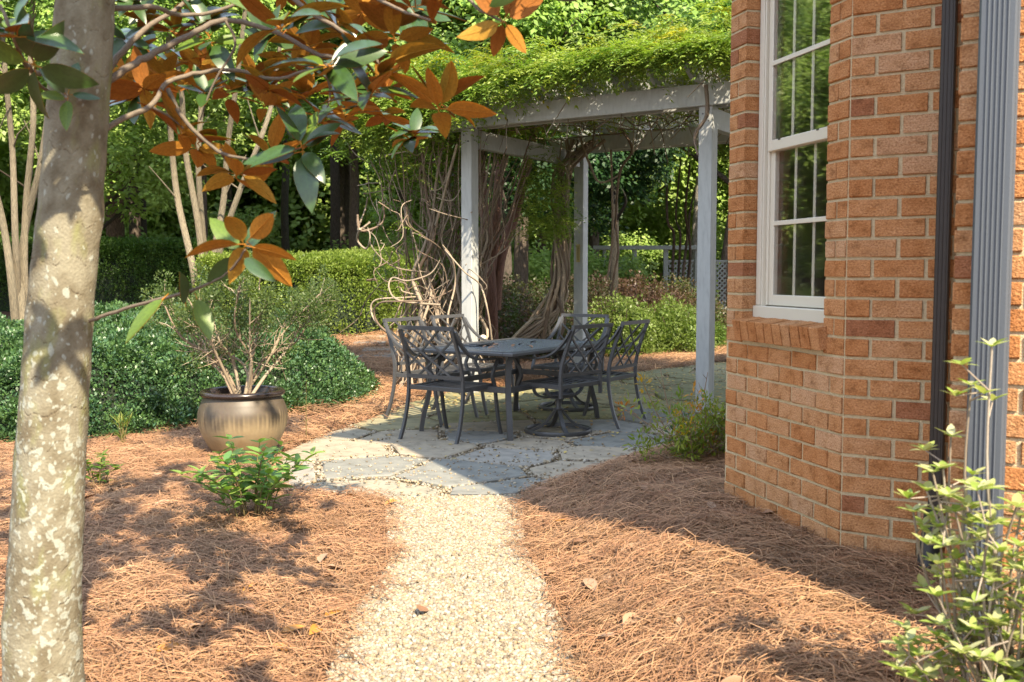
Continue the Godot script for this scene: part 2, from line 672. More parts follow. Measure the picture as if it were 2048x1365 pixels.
				for e in top.size():
					var f: int = (e + 1) % top.size()
					var nn := Vector3(rim[e].x, 0, rim[e].z).normalized()
					s.face([top[e], top[f], rim[f], rim[e]], (nn + Vector3.UP * 1.5).normalized())
					s.face([rim[e], rim[f], low[f], low[e]], nn)
				var mossy := cen.y > 9.2 + 0.35 * cen.x
				var o := part(patio, "flagstone", s.mesh(), M["mossy_%d" % (rng.randi() % 3)] if mossy else M["slab_%d" % (rng.randi() % 5)])
				o.transform = Transform3D(Basis.from_euler(Vector3(R(-0.008, 0.008), 0, R(-0.008, 0.008))), Vector3(cen.x, R(-0.006, 0.010), -cen.y))
	for k in 1000:
		# loose pebbles on the stones near the gravel and under the table
		var p := Vector2(R(-1.6, 1.6), 6.0 + absf(rng.randfn(0, 1.1)))
		if Geometry2D.is_point_in_polygon(p, PATIO):
			pick.call(p.x, p.y, 0.036, 0.006, 0.013, 0.5)
	for k in 4:
		(peb[k] as Scat).node("joint_pebble", stones[k], M.pebble, patio)
	# small yellow leaf litter on the far stones
	var bit := leaf_geo(1.0, 0.45, 0.12, 0.2, 3).mesh()
	var lt := Scat.new()
	for k in 6500:
		var p := Vector2(R(-1.2, 5.0), R(7.2, 15.2))
		if Geometry2D.is_point_in_polygon(p, PATIO) and rng.randf() < (p.y - 6.6) / 6.0:
			lt.put(Basis.from_euler(Vector3(R(-0.3, 0.3), R(0, TAU), R(-0.3, 0.3))).scaled(Vector3.ONE * R(0.025, 0.06)), Vector3(p.x, 0.042, -p.y), tint(Color(0.42, 0.32, 0.08), Color(0.30, 0.17, 0.07)))
	lt.node("leaf_litter", bit, M.litter, patio)
	stepping_path()


func stepping_path() -> void:
	# old paving between the hedge and the low shrubs
	var way := Node3D.new()
	way.name = "garden_path"
	add_child(way)
	tag(way, "shaded grey stone path curving away between hedge and low shrubs", "", "", "structure")
	for i in 6:
		for j in 3:
			var x := -1.35 - 0.16 * i + (j - 1) * 0.62 + R(-0.04, 0.04)
			var d := 15.0 + 0.78 * i + R(-0.05, 0.05) + 0.2 * j
			var g := Geo.new()
			g.box(Transform3D(Basis.from_euler(Vector3(0, R(-0.12, 0.12), 0)), Vector3.ZERO), Vector3(R(0.5, 0.58), 0.07, R(0.64, 0.74)), 0.015)
			part(way, "flagstone", g.mesh(), M["slab_%d" % (rng.randi() % 5)], Transform3D(Basis.IDENTITY, Vector3(x, gh(x, -d) + 0.02, -d)))


func pebble_mesh(k: int) -> ArrayMesh:
	var r := RandomNumberGenerator.new()
	r.seed = 100 + k
	var g := Geo.new()
	var t := (1.0 + sqrt(5.0)) / 2.0
	var p := [Vector3(-1, t, 0), Vector3(1, t, 0), Vector3(-1, -t, 0), Vector3(1, -t, 0), Vector3(0, -1, t), Vector3(0, 1, t), Vector3(0, -1, -t), Vector3(0, 1, -t), Vector3(t, 0, -1), Vector3(t, 0, 1), Vector3(-t, 0, -1), Vector3(-t, 0, 1)]
	var f := [0, 11, 5, 0, 5, 1, 0, 1, 7, 0, 7, 10, 0, 10, 11, 1, 5, 9, 5, 11, 4, 11, 10, 2, 10, 7, 6, 7, 1, 8, 3, 9, 4, 3, 4, 2, 3, 2, 6, 3, 6, 8, 3, 8, 9, 4, 9, 5, 2, 4, 11, 6, 2, 10, 8, 6, 7, 9, 8, 1]
	for q in p:
		var u: Vector3 = q.normalized()
		var s := r.randf_range(0.78, 1.15)
		g.vert(Vector3(u.x * s, u.y * s * 0.68, u.z * s * 0.85), u, Color.WHITE)
	for k2 in range(0, f.size(), 3):
		g.tri(f[k2], f[k2 + 1], f[k2 + 2], g.n[f[k2]] + g.n[f[k2 + 1]] + g.n[f[k2 + 2]])
	return g.mesh()


# ---------------------------------------------------------------- pine straw and fallen leaves

func make_straw() -> void:
	var tufts := []
	for k in 3:
		var g := Geo.new()
		for i in 20:
			var a := R(0, TAU)
			var c := Vector3(R(-0.1, 0.1), R(0.0, 0.03), R(-0.1, 0.1))
			var dir := Vector3(cos(a), R(-0.16, 0.22), sin(a)).normalized()
			var l := R(0.12, 0.24)
			var bend := Vector3(R(-0.03, 0.03), R(-0.02, 0.03), R(-0.03, 0.03))
			var side := dir.cross(Vector3.UP).normalized() * R(0.0013, 0.0022)
			var lift := Vector3.UP * 0.0012
			var q := [c - dir * l / 2, c + bend, c + dir * l / 2]
			var col := grey(R(0.65, 1.25))
			for s in 2:
				g.face([q[s] - side, q[s + 1] - side, q[s + 1] + lift, q[s] + lift], (Vector3.UP - side * 300).normalized(), col)
				g.face([q[s] + side, q[s + 1] + side, q[s + 1] + lift, q[s] + lift], (Vector3.UP + side * 300).normalized(), col)
		tufts.append(g.mesh())
	var sc := [Scat.new(), Scat.new(), Scat.new()]
	var lay := func(x: float, d: float, s: float) -> void:
		var n := Vector3(gh(x - 0.1, -d) - gh(x + 0.1, -d), 0.2, gh(x, -d - 0.1) - gh(x, -d + 0.1)).normalized()
		var b := Basis(Quaternion(Vector3.UP, n)) * Basis.from_euler(Vector3(R(-0.1, 0.1), R(0, TAU), R(-0.1, 0.1)))
		(sc[rng.randi() % 3] as Scat).put(b.scaled(Vector3.ONE * s), Vector3(x, gh(x, -d) + R(0.0, 0.028), -d), tint(Color(0.36, 0.21, 0.11), Color(0.25, 0.122, 0.062), 0.5, 1.35))
	for k in 16000:
		var d := R(2.4, 8.4)
		var x := R(-0.36 * d - 1.9, minf(2.4, 0.62 * d))
		if in_hard(x, d) or in_hard(x + R(0.02, 0.13) * (1.0 if rng.randf() < 0.5 else -1.0), d + R(-0.08, 0.08)):
			continue
		lay.call(x, d, R(0.8, 1.15))
	for k in 9000:
		var d := R(8.4, 21.0)
		var x := R(-5.5 - 0.2 * d, 6.5)
		if in_hard(x, d):
			continue
		lay.call(x, d, R(1.2, 1.9))
	var bed := Node3D.new()
	bed.name = "planting_bed"
	tag(bed, "reddish brown pine straw mulch spread beside path, house and patio", "", "", "structure")
	add_child(bed)
	for k in 3:
		(sc[k] as Scat).node("pine_needles", tufts[k], M.needle, bed)
	# fallen magnolia leaves, one mesh each
	var lf := []
	for k in 5:
		lf.append(leaf_geo(1.0, 0.4, R(-0.25, 0.3), R(0.25, 0.6), 5).mesh())
	var spots := []
	for q in [[1240, 1130, 1], [1165, 1105, 0], [1385, 1195, 1], [1450, 1100, 0], [1215, 1175, 1], [1360, 1225, 0], [1245, 1280, 1], [1530, 1243, 2], [1555, 1265, 2], [1345, 1278, 2], [1325, 1240, 0], [1190, 1210, 1], [1305, 1065, 0], [1290, 1005, 0], [1235, 1300, 1], [1565, 1230, 0], [1140, 1060, 2], [1236, 1127, 2], [1325, 1135, 2], [1700, 1340, 0], [520, 1192, 2], [485, 1075, 1], [650, 1262, 2], [640, 1285, 2], [350, 1025, 1], [270, 1045, 0], [385, 1250, 0], [300, 1105, 1], [560, 1295, 2], [310, 1335, 2], [585, 1330, 2], [360, 1295, 1], [670, 1180, 0], [640, 1150, 1], [510, 1245, 0], [230, 1055, 0], [690, 1010, 2], [795, 1020, 2], [840, 1250, 0], [620, 1080, 1], [570, 1090, 0], [340, 1150, 1], [450, 1160, 0], [215, 1180, 0], [1520, 1050, 0], [1425, 1040, 1], [1110, 1160, 0], [330, 940, 0], [300, 970, 1], [600, 860, 0], [690, 820, 1], [1600, 1120, 0], [1650, 1190, 1]]:
		spots.append([at_ground(q[0], q[1]), q[2]])
	for k in 26:
		var d := R(2.7, 8.0)
		var x := R(-3.6, -0.8) if k % 2 else R(0.15, 0.9)
		spots.append([Vector3(x, gh(x, -d), -d), rng.randi() % 2])
	for s in spots:
		var sz := R(0.085, 0.14)
		part(bed, "fallen_leaf", lf[rng.randi() % 5], [M.dry_leaf, M.dry_leaf_pale, M.dry_leaf_orange][s[1]], Transform3D(Basis.from_euler(Vector3(R(-0.35, 0.35), R(0, TAU), R(-0.5, 0.5))).scaled(Vector3.ONE * sz), s[0] + Vector3(0, 0.055, 0)))


# the point of the ground on a sight line
func at_ground(px: float, py: float) -> Vector3:
	var d := 1.4 * 2000.0 / maxf(py - 545.0, 20.0)
	for k in 8:
		var p := at(px, py, d)
		d += (gh(p.x, p.z) - p.y) * -0.8 * 2000.0 / maxf(py - 545.0, 20.0) * 0.9
	return at(px, py, d)


# one leaf along +z from its base, of length l, width w; bend curls its length, fold its halves
func leaf_geo(l: float, w: float, bend: float, fold: float, st := 4, col := Color.WHITE) -> Geo:
	var g := Geo.new()
	for i in st + 1:
		var t := float(i) / st
		var hw := w / 2 * pow(sin(PI * pow(t, 0.8)), 0.75) if i > 0 and i < st else 0.0
		var y := -bend * t * t * l
		var z := l * (t - 0.12 * absf(bend) * t * t)
		var nn := Vector3(0, 1, 2 * bend * t).normalized()
		for s in [-1.0, 0.0, 1.0]:
			g.vert(Vector3(s * hw, y + absf(s) * hw * fold, z), (nn - Vector3(s * fold, 0, 0)).normalized(), col, Vector2(0.5 + s * 0.5, t))
	for i in st:
		var a := i * 3
		for j in 2:
			g.tri(a + j, a + j + 1, a + j + 4, Vector3.UP)
			g.tri(a + j, a + j + 4, a + j + 3, Vector3.UP)
	return g


# ---------------------------------------------------------------- the house

const COURSE := 0.0813
var spare: Geo


func brick_mesh(l: float, h: float, depth: float, sd: int) -> ArrayMesh:
	var r := RandomNumberGenerator.new()
	r.seed = sd
	var g := Geo.new()
	g.box(Transform3D.IDENTITY, Vector3(l, h, depth), 0.0022)
	# worn, uneven edges
	for i in g.v.size():
		var p := g.v[i]
		var k := int(p.x * 900.0) * 7 + int(p.y * 900.0) * 13
		var wob := Vector3(sin(k * 1.7 + sd), sin(k * 2.3 + sd * 3), sin(k * 3.1 + sd * 5)) * 0.0019
		g.v[i] = p + wob
	return g.mesh()


# bricks on a wall face: s runs along dir from origin, out is the outward normal; spans are [s0, s1] of one row
func lay_row(parent: Node, origin: Vector3, dir: Vector3, out: Vector3, y: float, cuts: Array, single: bool, deep := 0.03) -> void:
	var b := Basis(dir, Vector3.UP, dir.cross(Vector3.UP))
	for c in cuts:
		var l: float = c[1] - c[0]
		if l < 0.02:
			continue
		var key := "%d" % int(l * 400)
		var v := rng.randi() % 3
		var name_ := "brick_%s_%d_%d" % [key, v, int(deep * 100)]
		if not M.has(name_):
			M[name_] = brick_mesh(l, COURSE - 0.0125, deep, int(l * 1000) + v)
		var pos: Vector3 = origin + dir * ((c[0] + c[1]) / 2) + Vector3(0, y + (COURSE - 0.0125) / 2, 0) + out * (-deep / 2 + R(-0.001, 0.002))
		var t := Transform3D(b * Basis.from_euler(Vector3(R(-0.006, 0.006), R(-0.006, 0.006), R(-0.004, 0.004))), pos)
		if single:
			part(parent, "brick", M[name_], M["brick_%d" % (rng.randi() % 4 if rng.randf() < 0.86 else (4 if rng.randf() < 0.3 else 5))], t)
		else:
			var g := Geo.new()
			g.box(t, Vector3(l, COURSE - 0.0125, deep), 0.003)
			spare.add(g, Transform3D.IDENTITY)


func slab(parent: Node, called: String, m: Material, origin: Vector3, dir: Vector3, out: Vector3, s0: float, s1: float, y0: float, y1: float, thick: float, recess := 0.0) -> MeshInstance3D:
	var g := Geo.new()
	var b := Basis(dir, Vector3.UP, dir.cross(Vector3.UP))
	g.box(Transform3D(b, Vector3.ZERO), Vector3(s1 - s0, y1 - y0, thick), 0.0)
	return part(parent, called, g.mesh(), m, Transform3D(Basis.IDENTITY, origin + dir * (s0 + s1) / 2 + Vector3(0, (y0 + y1) / 2, 0) - out * (thick / 2 + recess)))


func make_house() -> void:
	var K := Vector3(1.385, 0, -3.145)
	var C1 := Vector3(1.372, 0, -4.12)
	var W := Vector3(-0.2588, 0, -0.966)          # along the window face, away
	var WN := Vector3(-0.966, 0, 0.2588)          # its outward normal
	var C2 := C1 + W * 1.05
	var FN := -V                                   # outward normal of the walls that face the viewer
	var SN := -U
	var house := thing("brick_house", "orange brick house wall corner with a window bay right of patio", "house")
	spare = Geo.new()
	# main block, upper walls and roof
	var main := Geo.new()
	var fr := Basis(U, Vector3.UP, -V)
	main.box(Transform3D(fr, K + U * 4.0 + V * 4.5 + Vector3(0, 3.0, 0) + V * 0.007 + U * 0.007), Vector3(8.0, 6.4, 9.0), 0.0)
	var wall := part(house, "wall", main.mesh(), M.mortar)
	var rf := Geo.new()
	var e := 0.33
	var y0 := 6.15
	var corner := func(a: float, b: float, y: float) -> Vector3: return K + U * a + V * b + Vector3(0, y, 0)
	var A: Vector3 = corner.call(-e, -e, y0)
	var B: Vector3 = corner.call(8 + e, -e, y0)
	var C: Vector3 = corner.call(8 + e, 9 + e, y0)
	var D: Vector3 = corner.call(-e, 9 + e, y0)
	var R1: Vector3 = corner.call(4.0, 4.2, y0 + 2.6)
	var R2: Vector3 = corner.call(4.0, 4.8, y0 + 2.6)
	for f in [[A, B, R1], [B, C, R2, R1], [C, D, R2], [D, A, R1, R2]]:
		rf.face(f, (f[1] - f[0]).cross(f[2] - f[0]).normalized() * signf((f[1] - f[0]).cross(f[2] - f[0]).y))
	rf.face([A, B, C, D], Vector3.DOWN)
	part(house, "roof", rf.mesh(), M.roof)
	# bay
	var bay := part(house, "bay_wall", box_mesh(Vector3(0.03, 0.03, 0.03)), M.mortar, Transform3D(Basis.IDENTITY, C1 + U * 0.3 + V * 0.3 + Vector3(0, 0.3, 0)))
	var rec := 0.007
	slab(bay_fix(bay), "mortar_bed", M.mortar, C1, U, FN, 0.0, 0.56, -0.15, 3.3, 0.1, rec)
	slab(bay, "mortar_bed", M.mortar, C1, W, WN, 0.0, 1.05, -0.15, 1.115, 0.1, rec)
	slab(bay, "mortar_bed", M.mortar, C1, W, WN, 0.0, 1.05, 2.86, 3.3, 0.1, rec)
	slab(bay, "mortar_bed", M.mortar, C1, W, WN, 0.0, 0.155, 1.115, 2.86, 0.1, rec)
	slab(bay, "mortar_bed", M.mortar, C1, W, WN, 0.886, 1.05, 1.115, 2.86, 0.1, rec)
	slab(bay, "mortar_bed", M.mortar, C2, V, SN, 0.0, 1.6, -0.15, 3.3, 0.1, rec)
	slab(bay, "mortar_bed", M.mortar, C2 + V * 1.6, U, V, 0.0, 1.6, -0.15, 3.3, 0.1, rec)
	# bay's roof and floor
	var bp := [C1 + FN * 0.12 - U * 0.06, C2 - U * 0.14, C2 + V * 1.72 - U * 0.14, C2 + V * 1.72 + U * 1.6, C1 + U * 0.6 + FN * 0.12]
	var cap := Geo.new()
	for y in [3.32, 3.42]:
		var ring := []
		for p in bp:
			ring.append(p + Vector3(0, y, 0))
		cap.face(ring, Vector3.UP if y > 3.4 else Vector3.DOWN)
	for i in 5:
		var p: Vector3 = bp[i]
		var q: Vector3 = bp[(i + 1) % 5]
		cap.face([p + Vector3(0, 3.32, 0), q + Vector3(0, 3.32, 0), q + Vector3(0, 3.42, 0), p + Vector3(0, 3.42, 0)], (q - p).cross(Vector3.UP).normalized())
	part(house, "bay_roof", cap.mesh(), M.roof)
	# rows of brick
	var per := 0.2065
	for k in range(1, 38):
		var y := k * COURSE
		var odd := k % 2 == 1
		var near := y < 2.62
		var row := []
		# end face of the bay
		var s := 0.006
		if odd:
			row.append([s, s + 0.092])
			s += 0.105
		while s < 0.50:
			row.append([s, minf(s + per - 0.016, 0.53)])
			s += per
		lay_row(bay, C1, U, FN, y, row, near and y > 0.05)
		# window face
		row = []
		if y < 1.05 or y > 2.84:
			s = 0.006
			if odd:
				row.append([s, s + 0.09])
				s += 0.1025
			while s < 1.04:
				row.append([s, minf(s + per - 0.016, 1.044)])
				s += per
		else:
			row = [[0.006, 0.154]] if odd else [[0.006, 0.075], [0.087, 0.154]]
			lay_row(bay, C1, W, WN, y, [[0.88, 1.043]] if odd else [[0.88, 0.956]], true, 0.1)
			if not odd:
				lay_row(bay, C1, W, WN, y, [[0.968, 1.043]], true)
		lay_row(bay, C1, W, WN, y, row, near or (y < 2.8 and y > 2.6))
		# front wall right of the corner
		row = []
		s = 0.004
		if odd:
			row.append([s, s + 0.094])
			s += 0.1065
		while s < 1.4:
			row.append([s, s + per - 0.016])
			s += per
		var seen_ := []
		var off := []
		for c in row:
			(seen_ if c[0] < 0.30 and y > 0.12 and y < 2.35 else off).append(c)
		lay_row(wall, K, U, FN, y, seen_, true)
		lay_row(wall, K, U, FN, y, off, false)
		# its return towards the bay
		lay_row(wall, K, V, SN, y, [[0.006, 0.10 if odd else 0.2], [0.113 if odd else 0.213, 0.42], [0.433, 0.64]], false)
	var rest := part(wall, "brickwork", spare.mesh(), M.brick_1)
	rest.set_meta("kind", "stuff")
	# sloping rowlock sill
	for k in 10:
		var t := Transform3D(Basis(W, Vector3.UP, W.cross(Vector3.UP)) * Basis.from_euler(Vector3(0.16 * -1.0, 0, 0)), C1 + W * (0.165 + 0.0775 * k) + WN * (-0.035 + R(-0.001, 0.002)) + Vector3(0, 1.128, 0))
		part(bay, "brick", sill_mesh(k % 3), M["brick_%d" % (rng.randi() % 4)], t)
	slab(bay, "mortar_bed", M.mortar, C1, W, WN, 0.14, 0.9, 1.088, 1.165, 0.11, -0.012)
	make_window(house, C1, W, WN)
	# dark room behind the glass
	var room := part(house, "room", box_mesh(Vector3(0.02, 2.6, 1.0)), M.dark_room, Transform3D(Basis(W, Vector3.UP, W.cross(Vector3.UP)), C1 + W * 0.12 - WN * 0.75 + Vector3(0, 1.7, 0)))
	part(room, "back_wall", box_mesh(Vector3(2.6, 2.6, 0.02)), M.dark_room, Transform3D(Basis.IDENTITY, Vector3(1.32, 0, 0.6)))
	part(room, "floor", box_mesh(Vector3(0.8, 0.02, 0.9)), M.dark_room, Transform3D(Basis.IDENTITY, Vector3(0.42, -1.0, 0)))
	var cur := Geo.new()
	for k in 9:
		var x := 0.97 - 0.012 * k
		cur.tube([C1 + W * x - WN * (0.17 + 0.012 * (k % 2)) + Vector3(0, 1.1, 0), C1 + W * x - WN * (0.17 + 0.012 * (k % 2)) + Vector3(0, 2.85, 0)], [0.012, 0.012], 6)
	part(house, "curtain", cur.mesh(), M.curtain)
	# dark downpipe in the inner corner, with a ribbed hose at its foot
	var dp := C1 + U * 0.378 + FN * 0.05
	var pipe := Geo.new()
	pipe.box(Transform3D(fr, dp + Vector3(0, 2.1, 0)), Vector3(0.052, 3.3, 0.04), 0.004)
	for o in [-0.014, 0.0, 0.014]:
		pipe.box(Transform3D(fr, dp + U * o + FN * 0.0205 + Vector3(0, 2.1, 0)), Vector3(0.005, 3.3, 0.004), 0.001)
	var pp := part(house, "dark_downpipe", pipe.mesh(), M.dark_pipe)
	var hose := Geo.new()
	var hp := []
	var hr := []
	for k in 50:
		var t := k / 49.0
		hp.append(dp + FN * (0.03 + 0.12 * t * t) + U * (-0.02 * t) + Vector3(0, 0.47 - 0.42 * t, 0))
		hr.append((0.034 + 0.012 * t) + (0.0022 if k % 2 else 0.0))
	hose.tube(hp, hr, 16)
	part(pp, "hose", hose.mesh(), M.black_plastic)
	# grey ribbed downspout
	var ds := K + U * 0.118 + FN * 0.072
	var sp := Geo.new()
	sp.box(Transform3D(fr, ds + Vector3(0, 2.9, 0)), Vector3(0.102, 5.9, 0.072), 0.006)
	for k in 5:
		sp.box(Transform3D(fr, ds + U * (-0.026 + 0.0135 * k) + FN * 0.037 + Vector3(0, 2.9, 0)), Vector3(0.0062, 5.9, 0.006), 0.0025)
	for o in [-1.0, 1.0]:
		for k in 3:
			sp.box(Transform3D(fr, ds + U * (o * 0.0515) + FN * (-0.018 + 0.018 * k) + Vector3(0, 2.9, 0)), Vector3(0.004, 5.9, 0.006), 0.0015)
	var spo := part(house, "grey_downspout", sp.mesh(), M.grey_pipe)
	var el := Geo.new()
	el.box(Transform3D(fr * Basis.from_euler(Vector3(-0.9, 0, 0)), ds + FN * 0.12 + Vector3(0, -0.02 + 0.12, 0)), Vector3(0.1, 0.3, 0.07), 0.006)
	part(spo, "elbow", el.mesh(), M.grey_pipe)


func bay_fix(b: MeshInstance3D) -> MeshInstance3D:
	# the bay's parts are given in the place's own coordinates
	b.transform = Transform3D.IDENTITY
	b.mesh = box_mesh(Vector3(0.06, 3.2, 0.06), Vector3(1.372, 1.5, -4.12) + U * 0.12 + V * 0.14)
	return b


func box_mesh(s: Vector3, at_ := Vector3.ZERO, b := 0.0) -> ArrayMesh:
	var g := Geo.new()
	g.box(Transform3D(Basis.IDENTITY, at_), s, b)
	return g.mesh()


func sill_mesh(k: int) -> ArrayMesh:
	var key := "sill_%d" % k
	if not M.has(key):
		M[key] = brick_mesh(0.066, 0.098, 0.15, 900 + k)
	return M[key]


func make_window(house: Node3D, C1: Vector3, W: Vector3, WN: Vector3) -> void:
	# local axes: x along the wall (away), y up, z outward
	var b := Basis(W, Vector3.UP, WN)
	var o := C1 - WN * 0.085
	var add := func(g: Geo, x0: float, x1: float, y0: float, y1: float, z0: float, z1: float, bev := 0.003) -> void:
		g.box(Transform3D(b, o + W * (x0 + x1) / 2 + Vector3(0, (y0 + y1) / 2, 0) + WN * (z0 + z1) / 2), Vector3(x1 - x0, y1 - y0, z1 - z0), bev)
	var fr := Geo.new()
	add.call(fr, 0.157, 0.218, 1.20, 2.86, -0.05, 0.012)
	add.call(fr, 0.818, 0.878, 1.20, 2.86, -0.05, 0.012)
	add.call(fr, 0.218, 0.818, 2.80, 2.86, -0.05, 0.012)
	add.call(fr, 0.218, 0.236, 1.24, 2.80, -0.05, -0.006)
	add.call(fr, 0.80, 0.818, 1.24, 2.80, -0.05, -0.006)
	add.call(fr, 0.826, 0.866, 1.24, 2.86, 0.012, 0.018)
	var win := part(house, "window", fr.mesh(), M.trim)
	var sill := Geo.new()
	add.call(sill, 0.157, 0.878, 1.172, 1.236, -0.06, 0.028)
	part(win, "sill", sill.mesh(), M.trim)
	for q in [[1.24, 2.02, -0.045, -0.016], [1.985, 2.80, -0.022, 0.004]]:
		var s := Geo.new()
		var bot := 0.052
		add.call(s, 0.236, 0.272, q[0], q[1], q[2], q[3])
		add.call(s, 0.764, 0.80, q[0], q[1], q[2], q[3])
		add.call(s, 0.272, 0.764, q[0], q[0] + bot, q[2], q[3])
		add.call(s, 0.272, 0.764, q[1] - 0.036, q[1], q[2], q[3])
		part(win, "sash", s.mesh(), M.trim)
		var p := Geo.new()
		var zm: float = (q[2] + q[3]) / 2
		add.call(p, 0.272, 0.764, q[0] + bot, q[1] - 0.036, zm + 0.006, zm + 0.009, 0.0)
		part(win, "pane", p.mesh(), M.glass)
		var p2 := Geo.new()
		add.call(p2, 0.272, 0.764, q[0] + bot, q[1] - 0.036, zm - 0.012, zm - 0.009, 0.0)
		part(win, "pane", p2.mesh(), M.glass)
		var ya: float = q[0] + bot
		var yb: float = q[1] - 0.036
		for k in 2:
			var mu := Geo.new()
			var xm := lerpf(0.272, 0.764, (k + 1) / 3.0)
			add.call(mu, xm - 0.009, xm + 0.009, ya, yb, zm - 0.008, zm - 0.001, 0.002)
			part(win, "muntin", mu.mesh(), M.trim)
		var mh := Geo.new()
		add.call(mh, 0.272, 0.764, (ya + yb) / 2 - 0.011, (ya + yb) / 2 + 0.011, zm + 0.010, zm + 0.016, 0.002)
		part(win, "muntin", mh.mesh(), M.trim)
	for x in [0.35, 0.68]:
		var sl := Geo.new()
		add.call(sl, x, x + 0.02, 2.03, 2.036, 0.004, 0.0055, 0.0)
		part(win, "slot", sl.mesh(), M.black_plastic)


# ---------------------------------------------------------------- pergola and wisteria

const P0 := Vector3(1.905, 0, -9.82)     # front right post; the front runs along -U, the depth along V


func make_pergola() -> void:
	var P1 := P0 - U * 2.82
	var P2 := P1 + V * 2.62
	var P3 := P0 + V * 2.62
	var fr := Basis(U, Vector3.UP, -V)
	var per := thing("pergola", "white painted timber pergola overgrown with wisteria behind the table", "pergola", P0)
	var o := -P0
	for p in [P0, P1, P2, P3]:
		var g := Geo.new()
		g.box(Transform3D(fr, p + o + Vector3(0, 1.5, 0)), Vector3(0.142, 3.02, 0.142), 0.006)
		for k in 2:
			# drying cracks along the post
			g.box(Transform3D(fr, p + o + V * -0.0712 + U * R(-0.03, 0.03) + Vector3(0, R(0.5, 2.4), 0)), Vector3(0.0025, R(0.4, 0.9), 0.0015), 0.0)
		var po := part(per, "post", g.mesh(), M.paint)
		for k in 2:
			var bo := Geo.new()
			bo.tube([p + o + Vector3(0, 2.86 + 0.07 * k, 0) + U * (0.03 - 0.06 * k) - V * 0.068, p + o + Vector3(0, 2.86 + 0.07 * k, 0) + U * (0.03 - 0.06 * k) - V * 0.078], [0.009, 0.008], 8)
			part(po, "bolt", bo.mesh(), M.iron)
	var beam := func(a: Vector3, b: Vector3, y: float, h: float, w: float) -> void:
		var g := Geo.new()
		var dir := (b - a).normalized()
		g.box(Transform3D(Basis(dir, Vector3.UP, dir.cross(Vector3.UP)), (a + b) / 2 + o + Vector3(0, y + h / 2, 0)), Vector3((b - a).length(), h, w), 0.005)
		part(per, "beam", g.mesh(), M.paint)
	for s in [-0.092, 0.092]:
		beam.call(P1 - U * 0.42 + V * s, P0 + U * 0.42 + V * s, 3.0, 0.21, 0.042)
		beam.call(P2 - U * 0.42 + V * s, P3 + U * 0.42 + V * s, 3.0, 0.21, 0.042)
	beam.call(P1 + V * 0.12, P2 - V * 0.115, 2.80, 0.2, 0.09)
	beam.call(P0 + V * 0.12, P3 - V * 0.115, 2.80, 0.2, 0.09)
	for k in 8:
		var g := Geo.new()
		var c := P1 + U * (0.03 + 0.394 * k) + o
		# tail cut on a slant at both ends
		var z0 := -0.5
		var z1 := 3.1
		for s in [-1.0, 1.0]:
			g.face([c + U * s * 0.02 + V * z0 + Vector3(0, 3.30, 0), c + U * s * 0.02 + V * (z0 + 0.16) + Vector3(0, 3.213, 0), c + U * s * 0.02 + V * (z1 - 0.16) + Vector3(0, 3.213, 0), c + U * s * 0.02 + V * z1 + Vector3(0, 3.30, 0), c + U * s * 0.02 + V * z1 + Vector3(0, 3.40, 0), c + U * s * 0.02 + V * z0 + Vector3(0, 3.40, 0)], U * s)
		for q in [[z0, 3.30, z0 + 0.16, 3.213, Vector3.DOWN], [z0 + 0.16, 3.213, z1 - 0.16, 3.213, Vector3.DOWN], [z1 - 0.16, 3.213, z1, 3.30, Vector3.DOWN], [z1, 3.30, z1, 3.40, V], [z0, 3.40, z1, 3.40, Vector3.UP], [z0, 3.30, z0, 3.40, -V]]:
			g.face([c + U * 0.02 + V * q[0] + Vector3(0, q[1], 0), c - U * 0.02 + V * q[0] + Vector3(0, q[1], 0), c - U * 0.02 + V * q[2] + Vector3(0, q[3], 0), c + U * 0.02 + V * q[2] + Vector3(0, q[3], 0)], q[4])
		part(per, "rafter", g.mesh(), M.paint)
	# yellow thermometer plate on the back left post
	var th := Geo.new()
	th.box(Transform3D(fr, P2 - P2 + Vector3.ZERO), Vector3(0.055, 0.24, 0.006), 0.002)
	var tp := thing("thermometer", "narrow yellow thermometer plate on the rear post", "thermometer", P2 - V * 0.076 + Vector3(0, 1.66, 0))
	part(tp, "plate", th.mesh(), mat("yellow_plate", Color(0.42, 0.33, 0.12), 0.5))
	var tt := Geo.new()
	tt.box(Transform3D(fr, -V * 0.005), Vector3(0.006, 0.19, 0.003), 0.001)
	for k in 9:
		tt.box(Transform3D(fr, -V * 0.0035 + U * 0.012 + Vector3(0, -0.08 + 0.02 * k, 0)), Vector3(0.012, 0.002, 0.001), 0.0)
	part(tp, "scale", tt.mesh(), M.dark_pipe)

	# wisteria
	var wis := thing("wisteria", "old wisteria vine with tangled grey stems and bright leaves over the pergola", "vine", Vector3.ZERO)
	var stem_cols := [Color(0.32, 0.235, 0.165), Color(0.40, 0.31, 0.225), Color(0.23, 0.16, 0.11), Color(0.47, 0.37, 0.27)]
	var stem := func(pts: Array, r0: float, r1: float, sides := 6) -> void:
		var g := Geo.new()
		var sp := spline(pts, 5)
		var n: int = sp.size()
		var rr := []
		for i in n:
			rr.append(lerpf(r0, r1, float(i) / (n - 1)) * R(0.85, 1.15))
		g.tube(sp, rr, sides, stem_cols[rng.randi() % 4] * R(0.75, 1.2))
		part(wis, "stem", g.mesh(), M.vine)
